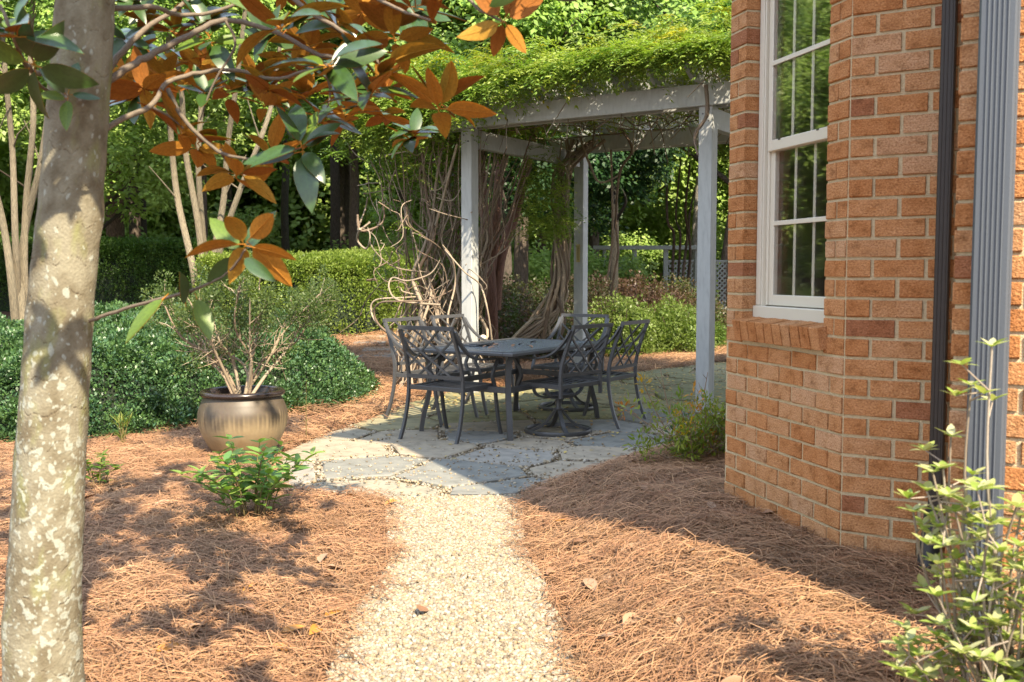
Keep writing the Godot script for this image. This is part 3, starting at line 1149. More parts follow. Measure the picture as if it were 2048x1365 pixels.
	# the tangle left of the front left post
	for k in 84:
		var base := at(R(775, 960), 700, R(11.4, 12.8))
		base.y = gh(base.x, base.z)
		var top := P1 - U * R(-0.2, 1.15) + V * R(-0.3, 1.5) + Vector3(0, R(2.7, 3.4), 0)
		var pts := [base]
		var wob := R(0.05, 0.17)
		for i in range(1, 8):
			var t := i / 8.0
			pts.append(base.lerp(top, pow(t, 1.1)) + Vector3(rng.randfn(0, wob), 0, rng.randfn(0, wob)) * (1.1 - t))
		pts.append(top)
		var thick := R(0.005, 0.015) if k > 14 else R(0.018, 0.03)
		stem.call(pts, thick, thick * 0.55)
	# arching loops that lean out of the tangle
	for q in [
		[[842, 720], [762, 655], [742, 622], [752, 600], [800, 596], [850, 590], [900, 560]], [[850, 715], [768, 660], [748, 628], [760, 606], [806, 603], [860, 600], [905, 580]],
		[[880, 610], [800, 602], [778, 578], [785, 556], [815, 562], [860, 548], [880, 520]], [[860, 545], [790, 535], [748, 500], [740, 470], [760, 440], [742, 400], [735, 350]],
		[[740, 445], [716, 460], [730, 420], [735, 395]], [[715, 430], [722, 462], [765, 445], [765, 400], [760, 360], [740, 320]], [[720, 458], [714, 480], [732, 498], [740, 475], [735, 455]],
		[[900, 600], [870, 520], [880, 480], [930, 430], [960, 380]], [[815, 430], [840, 455], [870, 470], [885, 450], [880, 430]], [[812, 420], [820, 455], [855, 460]], [[925, 545], [960, 530], [1010, 500], [1030, 470]],
		[[905, 700], [895, 640], [910, 570], [905, 520], [885, 490]], [[935, 690], [960, 630], [975, 570], [960, 520], [945, 470]], [[985, 690], [975, 620], [960, 570], [930, 545], [890, 500]]]:
		var pts := []
		var d := R(11.0, 11.9)
		for p in q:
			pts.append(at(p[0], p[1], d + R(-0.12, 0.12)))
		stem.call(pts, R(0.009, 0.018), R(0.005, 0.009))
	# thin hanging and crossing twigs
	for k in 110:
		var a := at(R(750, 950), R(300, 640), R(11.2, 12.8))
		var b := a + Vector3(R(-0.5, 0.5), R(-0.6, 0.5), R(-0.3, 0.3))
		stem.call([a, a.lerp(b, 0.3) + rdir() * 0.1, a.lerp(b, 0.7) + rdir() * 0.1, b], R(0.005, 0.010), 0.004, 5)
	# twisted main trunk in front of the rear post
	for k in 16:
		var d := 13.0
		var pts := []
		for q in [[1040 + R(-35, 60), 690], [1090 + R(-20, 40), 640], [1120, 560], [1125, 480], [1120, 400], [1130, 340], [1120 + R(-60, 90), 280]]:
			var c := at(q[0], q[1], d)
			var a := k * 2.4 + c.y * 2.2
			pts.append(c + Vector3(cos(a), 0, sin(a)) * R(0.05, 0.13))
		stem.call(pts, R(0.016, 0.034), R(0.011, 0.022))
	for k in 12:
		var pts := [at(R(985, 1040), R(680, 705), 12.6), at(R(1050, 1075), R(640, 680), 12.8), at(R(1095, 1130), R(590, 640), 13), at(1130, R(500, 560), 13)]
		stem.call(pts, R(0.012, 0.025), R(0.01, 0.02))
	# stems that hang in the opening and along the beams
	for q in [[[1240, 255], [1265, 300], [1240, 345], [1232, 440], [1237, 500], [1230, 540], [1222, 590]], [[1222, 300], [1225, 400], [1225, 480], [1215, 560]], [[1160, 275], [1180, 330], [1200, 365], [1240, 350]], [[1412, 170], [1414, 230], [1390, 270], [1396, 310]], [[1188, 200], [1190, 245], [1184, 300]], [[1060, 290], [1064, 240], [1070, 200]]]:
		var pts := []
		var d := 12.9 if q[0][0] < 1300 else 9.6
		for p in q:
			pts.append(at(p[0], p[1], d + R(-0.1, 0.1)))
		stem.call(pts, R(0.015, 0.024), R(0.01, 0.016))
	# stems woven through the rafters
	for k in 70:
		var a := P1 + U * R(-0.6, 3.2) + V * R(0.15, 2.7) + Vector3(0, R(3.12, 3.32), 0)
		var dirv := (U * R(-1, 1) + V * R(-1, 1)).normalized() * R(0.5, 1.3)
		var pts := [a, a + dirv * 0.33 + rdir() * 0.12, a + dirv * 0.66 + rdir() * 0.12, a + dirv + Vector3(0, R(-0.5, 0.0), 0)]
		stem.call(pts, R(0.006, 0.016), 0.005, 5)
	# leaves: feathery compound leaves in sprays
	var spray := [compound_clump(1), compound_clump(2), compound_clump(3)]
	var sc := [Scat.new(), Scat.new(), Scat.new()]
	var put := func(p: Vector3, s: float, ca: Color, cb: Color) -> void:
		(sc[rng.randi() % 3] as Scat).put(Basis.from_euler(Vector3(R(-0.35, 0.35), R(0, TAU), R(-0.35, 0.35))).scaled(Vector3.ONE * s), p, tint(ca, cb, 0.75, 1.2))
	var lime := Color(0.30, 0.36, 0.065)
	var green := Color(0.17, 0.28, 0.05)
	var gold := Color(0.46, 0.38, 0.03)
	for k in 2400:
		var a := R(-1.35, 3.45)
		var b := R(-0.6, 3.1)
		var crest := 3.50 + 0.38 * bump_noise.get_noise_2d(a * 20, b * 20) + 0.09 * a / 3.0
		var low := 3.30
		var y := lerpf(low, crest + 0.12, sqrt(rng.randf()))
		put.call(P1 + U * a + V * b + Vector3(0, y, 0), R(0.75, 1.25), lime if rng.randf() < 0.3 + 0.2 * a else green, gold if rng.randf() < 0.25 else lime)
	for k in 160:
		# trailing shoots that stand above the mat
		var a := R(-1.3, 3.4)
		var b := R(-0.6, 2.8)
		var q := P1 + U * a + V * b + Vector3(0, 3.58, 0)
		var lean := Vector3(R(-0.12, 0.12), R(0.08, 0.2), R(-0.12, 0.12))
		for j in 3:
			put.call(q + lean * (j * 0.6), R(0.4, 0.75), lime, gold if rng.randf() < 0.4 else lime)
	for k in 520:
		# the fringe along the front edge, longer towards the left
		var a := R(-1.45, 3.3)
		var drop := R(0, 0.16 + 0.40 * sst(2.0, -0.3, a)) * R(0.4, 1.1) + (0.25 * rng.randf() if a < -0.1 else 0.0)
		put.call(P1 + U * a + V * R(-0.75, -0.4) + Vector3(0, 3.5 - drop, 0), R(0.7, 1.1), lime, green)
	for k in 620:
		# the shoulder that spills down left of the front left post
		var a := R(-1.6, 0.12)
		var y := 3.6 - absf(rng.randfn(0, 0.34)) * (1.25 if a < -0.25 else 0.8)
		put.call(P1 + U * a + V * R(-0.7, 1.6) + Vector3(0, y, 0), R(0.7, 1.15), lime, green)
	for k in 130:
		# a hanging spray right of the trunk
		put.call(at(R(1045, 1135) + R(-15, 15), lerpf(300, 470, pow(rng.randf(), 0.8)), R(12.2, 12.9)), R(0.55, 0.9), green, lime)
	for k in 300:
		put.call(at(R(745, 940), R(290, 560), R(11.8, 13.0)), R(0.45, 0.8), green, Color(0.16, 0.26, 0.03))
	for k in 3:
		(sc[k] as Scat).node("foliage", spray[k], M.leaf, wis)
	# small white spotlight by the post
	var lamp := thing("garden_spotlight", "small white garden spotlight beside the front left post", "spotlight", at(966, 682, 11.2), Basis.from_euler(Vector3(0.7, 0.5, 0.3)))
	var lg := Geo.new()
	lg.lathe([Vector2(0.0, -0.09), Vector2(0.026, -0.085), Vector2(0.034, -0.03), Vector2(0.036, 0.06), Vector2(0.03, 0.068), Vector2(0.0, 0.066)], 16)
	part(lamp, "housing", lg.mesh(), M.trim)
	var lk := Geo.new()
	lk.tube([Vector3(0, -0.08, 0), Vector3(0.05, -0.2, 0.06), Vector3(0.06, -0.5, 0.1)], [0.008, 0.006], 6)
	part(lamp, "stake", lk.mesh(), M.iron)


# several feathery leaves of many leaflets, hanging from one point
func compound_clump(sd: int) -> ArrayMesh:
	var g := Geo.new()
	for k in 5:
		var a := R(0, TAU)
		var dir := Vector3(cos(a), R(-0.35, 0.45), sin(a)).normalized()
		var p := rdir() * 0.04
		var l := R(0.15, 0.24)
		var side := dir.cross(Vector3.UP).normalized()
		var pairs := 5
		for i in pairs + 1:
			var t := (i + 0.6) / (pairs + 0.6)
			var q := p + dir * l * t + Vector3.DOWN * 0.10 * t * t
			for s in [-1.0, 1.0]:
				var d2: Vector3 = (side * s * (0.9 if i < pairs else 0.25) + dir * 0.55 + Vector3.DOWN * R(0.1, 0.5)).normalized()
				leaflet(g, q, d2, R(0.045, 0.062), 0.019, grey(R(0.75, 1.25) * 1.3))
	return g.mesh()


func leaflet(g: Geo, p: Vector3, dir: Vector3, l: float, w: float, col: Color, lightward := Vector3.UP) -> void:
	var up := (lightward + rdir() * 0.6).normalized()
	var side := dir.cross(up).normalized()
	var nn := side.cross(dir).normalized()
	var m := p + dir * l * 0.45
	g.face([p, m + side * w / 2 + nn * w * 0.15, p + dir * l, m - side * w / 2 + nn * w * 0.15], nn, col)


# a tuft of simple leaves for crowns, hedges and shrubs
func clump(count: int, rad: float, l: float, w: float, updir := 0.5, flat := 0.0, lightward := Vector3.UP) -> ArrayMesh:
	var g := Geo.new()
	for k in count:
		var p := rdir() * rad * pow(rng.randf(), 0.45)
		p.y *= 1.0 - flat
		var dir := (p.normalized() + Vector3.UP * updir * R(-0.4, 1.0) + rdir() * 0.6).normalized()
		if lightward != Vector3.UP:
			dir = (dir - lightward.normalized() * dir.dot(lightward.normalized()) * 0.8 + Vector3.DOWN * 0.3).normalized()
		leaflet(g, p, dir, l * R(0.7, 1.25), w * R(0.8, 1.2), grey(R(0.7, 1.3) * 1.3), lightward)
	return g.mesh()


# ---------------------------------------------------------------- table and chairs

func make_furniture() -> void:
	# the table: x along its length (V), z across
	var tb := Basis(V, Vector3.UP, V.cross(Vector3.UP))
	var table := thing("dining_table", "dark metal outdoor dining table with rippled glass top amid six chairs", "table", Vector3(0.01, 0.03, -9.0), tb)
	var L := 1.68
	var B := 1.06
	var top := Geo.new()
	for s in [-1.0, 1.0]:
		top.box(Transform3D(Basis.IDENTITY, Vector3(0, 0.705, s * (B / 2 - 0.05))), Vector3(L, 0.03, 0.1), 0.006)
		top.box(Transform3D(Basis.IDENTITY, Vector3(s * (L / 2 - 0.05), 0.705, 0)), Vector3(0.1, 0.0296, B - 0.2), 0.006)
	part(table, "tabletop_rim", top.mesh(), M.iron)
	part(table, "glass_panel", box_mesh(Vector3(L - 0.2, 0.008, B - 0.2), Vector3(0, 0.711, 0), 0.0), M.table_glass)
	for sx in [-1.0, 1.0]:
		for sz in [-1.0, 1.0]:
			var g := Geo.new()
			var c := Vector3(sx * (L / 2 - 0.12), 0, sz * (B / 2 - 0.12))
			var o := Vector3(sx, 0, sz).normalized()
			var pts := []
			for q in [[0.07, -0.03], [0.05, 0.12], [0.012, 0.26], [-0.005, 0.36], [-0.005, 0.56], [0.02, 0.64], [0.07, 0.69]]:
				pts.append(c + o * q[0] + Vector3(0, q[1], 0))
			g.bar(spline(pts, 4), 0.045, 0.036, Vector3.UP.cross(o))
			part(table, "leg", g.mesh(), M.iron)
	for s in [-1.0, 1.0]:
		part(table, "stretcher", box_mesh(Vector3(L - 0.27, 0.05, 0.022), Vector3(0, 0.40, s * (B / 2 - 0.125)), 0.003), M.iron)
		part(table, "stretcher", box_mesh(Vector3(0.022, 0.05, B - 0.27), Vector3(s * (L / 2 - 0.125), 0.40, 0), 0.003), M.iron)
	# debris of dark leaves on the glass
	var lf := leaf_geo(1.0, 0.4, 0.2, 0.4, 4).mesh()
	for k in 13:
		var p := at(R(945, 1000), R(686, 692), R(8.6, 9.2)) if k < 9 else Vector3(R(-0.2, 0.3), 0, R(-9.4, -8.8))
		p.y = 0.757
		var o := part(self, numbered("table_leaf"), lf, M.dry_leaf if k % 3 else M.dark_pipe, Transform3D(Basis.from_euler(Vector3(R(-0.1, 0.1), R(0, TAU), R(-0.2, 0.2))).scaled(Vector3.ONE * R(0.04, 0.11)), p))
		tag(o, "small dry leaf fallen on the glass table top", "leaf", "dry leaves on the table")
	var tray := Geo.new()
	tray.box(Transform3D(Basis.IDENTITY, Vector3.ZERO), Vector3(0.24, 0.012, 0.15), 0.003)
	tray.box(Transform3D(Basis.from_euler(Vector3(0, 0.2, 0)), Vector3(0.01, 0.011, 0.01)), Vector3(0.2, 0.01, 0.12), 0.003)
	var pl := part(self, "grey_plate", tray.mesh(), M.iron, Transform3D(Basis.from_euler(Vector3(0, 0.9, 0)), Vector3(-0.30, 0.752, -8.95)))
	tag(pl, "flat grey metal plate lying on the table's left end", "plate")

	var fixed := make_chair(false)
	var list := [
		[Vector3(-0.675, 0.03, -8.045) + V * 0.33, V, "grey metal armchair at near end of table, back to the viewer"],
		[Vector3(-1.02, 0.03, -9.53) + U * 0.33, U, "grey metal armchair, sunlit, leftmost, beside the low shrubs"],
		[Vector3(-0.60, 0.03, -10.15) + U * 0.30, U, "grey metal armchair at table's left side next to pergola post"],
		[Vector3(1.08, 0.03, -8.98) - U * 0.33, -U, "grey metal armchair on four legs, rightmost, on the open flagstones"]]
	for i in 4:
		if i == 0:
			fixed.transform = Transform3D(facing(list[0][1]), list[0][0])
			fixed.set_meta("label", list[0][2])
		else:
			copy(fixed, "armchair", list[i][0], facing(list[i][1]), list[i][2])
	var sw := make_chair(true)
	sw.transform = Transform3D(facing(Vector3(-0.75, 0, -0.66)), Vector3(0.40, 0.03, -8.56))
	sw.set_meta("label", "grey swivel armchair on ring base nearest the viewer, right of table")
	copy(sw, "swivel_armchair", Vector3(0.56, 0.03, -10.07), facing(-V), "grey swivel armchair at the far end of table, facing the viewer")


func make_chair(swivel: bool) -> Node3D:
	var ch := thing("swivel_armchair" if swivel else "armchair", "x", "chair", Vector3.ZERO, Basis.IDENTITY, "metal armchairs round the table")
	var m: Material = M.iron
	var X := Vector3.RIGHT
	for s in [-1.0, 1.0]:
		var g := Geo.new()
		var pts := [Vector3(s * 0.272, 0.56, 0.245), Vector3(s * 0.265, 0.74, 0.295), Vector3(s * 0.258, 0.92, 0.365)]
		if swivel:
			pts.push_front(Vector3(s * 0.275, 0.33, 0.245))
		else:
			pts = [Vector3(s * 0.285, -0.03, 0.36), Vector3(s * 0.282, 0.12, 0.295), Vector3(s * 0.278, 0.30, 0.25), Vector3(s * 0.275, 0.44, 0.237)] + pts
		g.bar(spline(pts, 4), 0.023, 0.027, X)
		part(ch, "rear_leg", g.mesh(), m)
		var f := Geo.new()
		var fp := [Vector3(s * 0.282, 0.42, -0.215), Vector3(s * 0.285, 0.50, -0.175), Vector3(s * 0.29, 0.575, -0.2), Vector3(s * 0.295, 0.645, -0.25)]
		if swivel:
			fp.push_front(Vector3(s * 0.28, 0.36, -0.22))
		else:
			fp = [Vector3(s * 0.285, -0.03, -0.315), Vector3(s * 0.283, 0.14, -0.265), Vector3(s * 0.282, 0.30, -0.235)] + fp
		f.bar(spline(fp, 4), 0.023, 0.026, X)
		part(ch, "front_leg", f.mesh(), m)
		var a := Geo.new()
		a.bar(spline([Vector3(s * 0.275, 0.90, 0.35), Vector3(s * 0.285, 0.80, 0.285), Vector3(s * 0.297, 0.70, 0.17), Vector3(s * 0.302, 0.66, 0.03), Vector3(s * 0.302, 0.655, -0.15), Vector3(s * 0.302, 0.65, -0.25), Vector3(s * 0.302, 0.625, -0.29), Vector3(s * 0.302, 0.60, -0.275)], 4), 0.036, 0.016, X)
		part(ch, "arm", a.mesh(), m)
		var sf := Geo.new()
		sf.bar([Vector3(s * 0.262, 0.425, -0.22), Vector3(s * 0.262, 0.42, 0.235)], 0.018, 0.036, X)
		part(ch, "seat_rail", sf.mesh(), m)
	var bp := func(x: float, h: float) -> Vector3:
		var t: float = (h - 0.44) / 0.48
		return Vector3(x, h, 0.237 + 0.055 * t + 0.073 * t * t)
	var top := Geo.new()
	top.bar([Vector3(-0.272, 0.925, 0.367), Vector3(0.272, 0.925, 0.367)], 0.032, 0.03, Vector3.UP)
	part(ch, "top_rail", top.mesh(), m)
	var low := Geo.new()
	low.bar([bp.call(-0.27, 0.52), bp.call(0.27, 0.52)], 0.03, 0.018, Vector3.UP)
	part(ch, "lower_rail", low.mesh(), m)
	for q in [[-0.13, 0.915, 0.26, 0.60], [-0.25, 0.84, 0.16, 0.53], [0.13, 0.915, -0.26, 0.60], [0.25, 0.84, -0.16, 0.53], [-0.255, 0.72, -0.02, 0.53], [0.255, 0.72, 0.02, 0.53], [-0.06, 0.855, 0.0, 0.81], [0.06, 0.855, 0.0, 0.81]]:
		var g := Geo.new()
		var pts := []
		for k in 4:
			pts.append(bp.call(lerpf(q[0], q[2], k / 3.0), lerpf(q[1], q[3], k / 3.0)) + Vector3(0, 0, 0.003 if q[0] < q[2] else -0.003))
		var dir: Vector3 = (pts[3] - pts[0]).normalized()
		g.bar(pts, 0.0165, 0.010, dir.cross(Vector3(0, 0.2, 1)).normalized())
		part(ch, "lattice_bar", g.mesh(), m)
	for z in [-0.222, 0.236]:
		part(ch, "seat_rail", box_mesh(Vector3(0.54, 0.036, 0.018), Vector3(0, 0.4225, z), 0.003), m)
	for k in 5:
		var g := Geo.new()
		g.bar([Vector3(-0.25, 0.43, -0.15 + 0.075 * k), Vector3(0, 0.418, -0.15 + 0.075 * k), Vector3(0.25, 0.43, -0.15 + 0.075 * k)], 0.035, 0.004, Vector3.BACK)
		part(ch, "seat_strap", g.mesh(), m)
	if swivel:
		var col := Geo.new()
		col.lathe([Vector2(0.0, 0.19), Vector2(0.042, 0.19), Vector2(0.046, 0.205), Vector2(0.026, 0.212), Vector2(0.026, 0.285), Vector2(0.04, 0.29), Vector2(0.04, 0.30), Vector2(0.0, 0.30)], 20)
		part(ch, "swivel_column", col.mesh(), m)
		part(ch, "swivel_plate", box_mesh(Vector3(0.2, 0.02, 0.2), Vector3(0, 0.325, 0), 0.006), m)
		for s in [-1.0, 1.0]:
			var br := Geo.new()
			br.bar(spline([Vector3(-0.255, 0.41, s * 0.07), Vector3(-0.22, 0.345, s * 0.07), Vector3(-0.12, 0.305, s * 0.06), Vector3(0.12, 0.305, s * 0.06), Vector3(0.22, 0.345, s * 0.07), Vector3(0.255, 0.41, s * 0.07)], 4), 0.03, 0.014, Vector3.BACK)
			part(ch, "seat_bracket", br.mesh(), m)
		for k in 4:
			var g := Geo.new()
			var a := k * TAU / 4 + 0.6
			var o := Vector3(cos(a), 0, sin(a))
			g.bar(spline([o * 0.02 + Vector3(0, 0.20, 0), o * 0.06 + Vector3(0, 0.15, 0), o * 0.14 + Vector3(0, 0.065, 0), o * 0.24 + Vector3(0, 0.02, 0), o * 0.285 + Vector3(0, 0.012, 0)], 4), 0.034, 0.02, Vector3.UP.cross(o))
			part(ch, "pedestal_leg", g.mesh(), m)
		var ring := Geo.new()
		ring.lathe([Vector2(0.278, 0.0), Vector2(0.292, 0.0), Vector2(0.292, 0.034), Vector2(0.278, 0.034), Vector2(0.278, 0.0)], 56)
		part(ch, "base_ring", ring.mesh(), m)
	return ch


# ---------------------------------------------------------------- planting

var small_leaf: Array
var broad_leaf: Array
var long_leaf: Array


func make_plants() -> void:
	small_leaf = [clump(34, 0.085, 0.030, 0.017), clump(34, 0.085, 0.030, 0.017), clump(30, 0.09, 0.034, 0.018)]
	var sunny := Vector3(0.30, 0.72, 0.63)
	broad_leaf = [clump(30, 0.40, 0.15, 0.085, 0.2, 0.3, sunny), clump(30, 0.40, 0.16, 0.08, 0.2, 0.4, sunny), clump(26, 0.42, 0.14, 0.09, 0.2, 0.2, sunny)]
	long_leaf = [clump(22, 0.10, 0.075, 0.024, 0.9), clump(22, 0.10, 0.07, 0.024, 0.9), clump(20, 0.11, 0.08, 0.026, 0.9)]
	low_shrubs()
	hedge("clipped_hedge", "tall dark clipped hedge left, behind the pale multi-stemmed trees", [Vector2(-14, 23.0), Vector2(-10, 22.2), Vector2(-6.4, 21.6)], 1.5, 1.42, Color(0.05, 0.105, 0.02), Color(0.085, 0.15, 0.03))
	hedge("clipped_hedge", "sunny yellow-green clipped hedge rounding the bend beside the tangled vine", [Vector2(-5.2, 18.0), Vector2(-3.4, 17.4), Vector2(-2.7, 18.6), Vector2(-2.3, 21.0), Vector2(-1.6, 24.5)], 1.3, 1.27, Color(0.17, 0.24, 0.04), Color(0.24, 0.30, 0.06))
	pot_and_shrub()
	# leafy young shrub before the pot
	var p := at_ground(505, 1052)
	leafy_plant("young_shrub", "small bright green broad-leaved shrub in straw before the glazed pot", p, 18, 0.50, 0.37, 8, 0.10, 0.42, [Color(0.17, 0.29, 0.06), Color(0.24, 0.34, 0.08), Color(0.12, 0.24, 0.07)], 1.0)
	leafy_plant("seedling", "low leafy seedling beside the magnolia trunk", at_ground(195, 985), 6, 0.26, 0.13, 5, 0.07, 0.4, [Color(0.10, 0.19, 0.03), Color(0.16, 0.22, 0.03)], 1.0)
	leafy_plant("sprout", "single thin upright sprout at the patio's left edge", at_ground(612, 885), 1, 0.50, 0.10, 4, 0.05, 0.3, [Color(0.17, 0.22, 0.05)], 0.1)
	leafy_plant("grass_tuft", "tuft of thin yellow-green blades near the magnolia trunk", at_ground(245, 900), 7, 0.24, 0.10, 3, 0.10, 0.12, [Color(0.20, 0.22, 0.05), Color(0.15, 0.20, 0.04)], 0.6)
	# foreground azalea at the right edge
	rosette_shrub()
	# azalea by the bay's far corner
	azalea()
	# shrubs behind the pergola and on the right
	var purple := Color(0.085, 0.045, 0.038)
	var purple2 := Color(0.14, 0.09, 0.06)
	shrub("shrub", "dark reddish shrub under the pergola between the vine trunks", Vector3(-0.35, 0, -16.2), 1.5, 1.35, purple, Color(0.06, 0.09, 0.025), 900, 1.6)
	shrub("shrub", "dark reddish shrub behind the pergola's rear post", Vector3(1.1, 0, -17.4), 1.3, 1.3, Color(0.06, 0.08, 0.03), purple, 800, 1.6)
	shrub("shrub", "purple-brown shrub before the lattice gate", Vector3(2.35, 0, -19.0), 1.25, 1.3, purple2, purple, 900, 1.6)
	shrub("shrub", "green and purple shrub at foot of the lattice panel", Vector3(3.35, 0, -20.0), 1.1, 1.2, Color(0.08, 0.13, 0.03), purple2, 700, 1.6)
	shrub("feathery_shrub", "low light green feathery shrub behind the rightmost chair", Vector3(1.75, 0, -16.7), 0.8, 0.95, Color(0.16, 0.22, 0.05), Color(0.20, 0.25, 0.07), 520, 1.7)
	shrub("feathery_shrub", "low light green feathery shrub right of its larger neighbour", Vector3(2.75, 0, -17.2), 0.72, 0.85, Color(0.15, 0.22, 0.05), Color(0.21, 0.26, 0.07), 460, 1.7)
	shrub("feathery_shrub", "small green shrub at the straw bank by the near pergola post", Vector3(3.5, 0, -18.3), 0.45, 0.55, Color(0.09, 0.16, 0.03), Color(0.16, 0.22, 0.05), 220, 1.6)
	shrub("shrub", "rounded bluish green shrub left of the rear wisteria", Vector3(-1.5, 0, -22.0), 1.2, 1.6, Color(0.035, 0.085, 0.04), Color(0.05, 0.11, 0.04), 600, 2.0)
	lattice_fence()


func low_shrubs() -> void:
	var poly := PackedVector2Array([Vector2(-6.5, 7.0), Vector2(-4.4, 7.35), Vector2(-3.2, 7.8), Vector2(-2.55, 8.6), Vector2(-2.05, 9.4), Vector2(-1.6, 10.4), Vector2(-1.58, 11.6), Vector2(-2.3, 13.2), Vector2(-3.2, 15.3), Vector2(-7.5, 16.2), Vector2(-9, 9)])
	var edge := func(p: Vector2) -> float:
		var best := 9.0
		for i in poly.size():
			best = minf(best, p.distance_to(Geometry2D.get_closest_point_to_segment(p, poly[i], poly[(i + 1) % poly.size()])))
		return best
	var top := func(p: Vector2, e: float) -> float:
		return (0.55 + 0.34 * bump_noise.get_noise_2d(p.x * 17, p.y * 17) + 0.06 * bump_noise.get_noise_2d(p.x * 55, p.y * 55)) * pow(sst(-0.06, 0.5, e), 0.55)
	var o := thing("low_shrubs", "broad low mound of small-leaved dark green shrubs behind the glazed pot", "shrub")
	var g := Geo.new()
	var step := 0.16
	var idx := {}
	var nx := 48
	var nd := 59
	for i in nd:
		for j in nx:
			var p := Vector2(-9.0 + j * step, 6.9 + i * step)
			var inside := Geometry2D.is_point_in_polygon(p, poly)
			if inside:
				var e: float = edge.call(p)
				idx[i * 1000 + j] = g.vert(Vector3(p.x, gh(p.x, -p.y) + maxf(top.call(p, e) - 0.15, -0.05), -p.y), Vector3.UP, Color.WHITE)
	for i in nd:
		for j in nx:
			var a := i * 1000 + j
			if idx.has(a) and idx.has(a + 1) and idx.has(a + 1000) and idx.has(a + 1001):
				g.tri(idx[a], idx[a + 1], idx[a + 1001], Vector3.UP)
				g.tri(idx[a], idx[a + 1001], idx[a + 1000], Vector3.UP)
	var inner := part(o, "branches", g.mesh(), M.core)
	inner.set_meta("kind", "stuff")
	var sc := [Scat.new(), Scat.new(), Scat.new()]
	for k in 40000:
		var p := Vector2(R(-7.2, -1.6), R(6.9, 16.2))
		if absf(p.x) > p.y * 0.62 or not Geometry2D.is_point_in_polygon(p, poly):
			continue
		var e: float = edge.call(p)
		var t: float = top.call(p, e)
		var y := t - absf(rng.randfn(0, 0.03)) + 0.01
		if e < 0.45:
			y = t * pow(rng.randf(), 0.7)
		var s := R(0.85, 1.3) * (1.0 + sst(10, 16, p.y) * 0.5)
		(sc[rng.randi() % 3] as Scat).put(Basis.from_euler(Vector3(R(-0.5, 0.5), R(0, TAU), R(-0.5, 0.5))).scaled(Vector3.ONE * s), Vector3(p.x, gh(p.x, -p.y) + y, -p.y), tint(Color(0.038, 0.095, 0.042), Color(0.085, 0.155, 0.04), 0.6, 1.35))
	for k in 3:
		(sc[k] as Scat).node("foliage", small_leaf[k], M.leaf_gloss, o)
	# a few dry leaves caught on top
	var lf := leaf_geo(1.0, 0.42, 0.3, 0.4, 4).mesh()
	for k in 22:
		var p := Vector2(R(-5.2, -2.2), R(8.6, 12.5))
		if not Geometry2D.is_point_in_polygon(p, poly):
			continue
		var e: float = edge.call(p)
		var l := part(self, numbered("caught_leaf"), lf, M.dry_leaf_pale if k % 2 else M.dry_leaf, Transform3D(Basis.from_euler(Vector3(R(-0.4, 0.4), R(0, TAU), R(-0.4, 0.4))).scaled(Vector3.ONE * R(0.09, 0.14)), Vector3(p.x, gh(p.x, -p.y) + top.call(p, e) + 0.07, -p.y)))
		tag(l, "dry brown leaf caught on top of the low dark green shrubs", "leaf", "dry leaves caught on the low shrubs")


func hedge(called: String, label: String, line: Array, width: float, height: float, ca: Color, cb: Color) -> void:
	var o := thing(called, label, "hedge")
	var pts := []
	for p in line:
		pts.append(Vector3(p.x, 0, -p.y))
	var sp := spline(pts, 8)
	var g := Geo.new()
	var sc := [Scat.new(), Scat.new(), Scat.new()]
	var n: int = sp.size()
	var prof := []
	for k in 13:
		var a := PI * k / 12.0
		prof.append(Vector2(cos(a) * pow(absf(cos(a)), -0.45) if absf(cos(a)) > 0.01 else 0.0, pow(sin(a), 0.5)))
	for i in n:
		var tg: Vector3 = (sp[mini(i + 1, n - 1)] - sp[maxi(i - 1, 0)]).normalized()
		var sd := tg.cross(Vector3.UP)
		for q in prof:
			var pp: Vector3 = sp[i] + sd * q.x * (width / 2 - 0.1)
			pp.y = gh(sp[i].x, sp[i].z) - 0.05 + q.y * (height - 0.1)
			g.vert(pp, sd * q.x + Vector3.UP * q.y, Color.WHITE)
	for i in n - 1:
		for j in 12:
			var a := i * 13 + j
			g.tri(a, a + 1, a + 14, g.n[a] + g.n[a + 1])
			g.tri(a, a + 14, a + 13, g.n[a])
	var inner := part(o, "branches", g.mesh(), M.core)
	inner.set_meta("kind", "stuff")
	var length := 0.0
	for i in n - 1:
		length += (sp[i + 1] - sp[i]).length()
	for k in int(length * 620):
		var f := R(-0.3, n - 0.7)
		var i := clampi(int(f), 0, n - 2)
		var c: Vector3 = sp[i].lerp(sp[i + 1], f - i)
		var tg: Vector3 = (sp[i + 1] - sp[i]).normalized()
		var sd := tg.cross(Vector3.UP)
		var endk := 1.0 - pow(maxf(0.0, maxf(0.5 - f, f - n + 1.5)) * 0.9, 2.0) * 0.5
		var a := R(0, PI)
		var qx := signf(cos(a)) * pow(absf(cos(a)), 0.55)
		var qy := pow(sin(a), 0.5) if rng.randf() < 0.55 else rng.randf()
		if rng.randf() < 0.45:
			qx = R(-1, 1)
			qy = 1.0
		var bmp := 1.0 + 0.05 * bump_noise.get_noise_2d(f * 60.0, a * 40.0)
		c += sd * qx * width / 2 * bmp * endk
		c.y = gh(c.x, c.z) + qy * height * bmp * (1.0 - 0.1 * (1.0 - endk)) + R(-0.03, 0.03)
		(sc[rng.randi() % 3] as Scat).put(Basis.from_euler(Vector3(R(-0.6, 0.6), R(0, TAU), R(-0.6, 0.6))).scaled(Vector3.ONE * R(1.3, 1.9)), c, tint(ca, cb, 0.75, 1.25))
	for k in 3:
		(sc[k] as Scat).node("foliage", small_leaf[k], M.leaf, o)


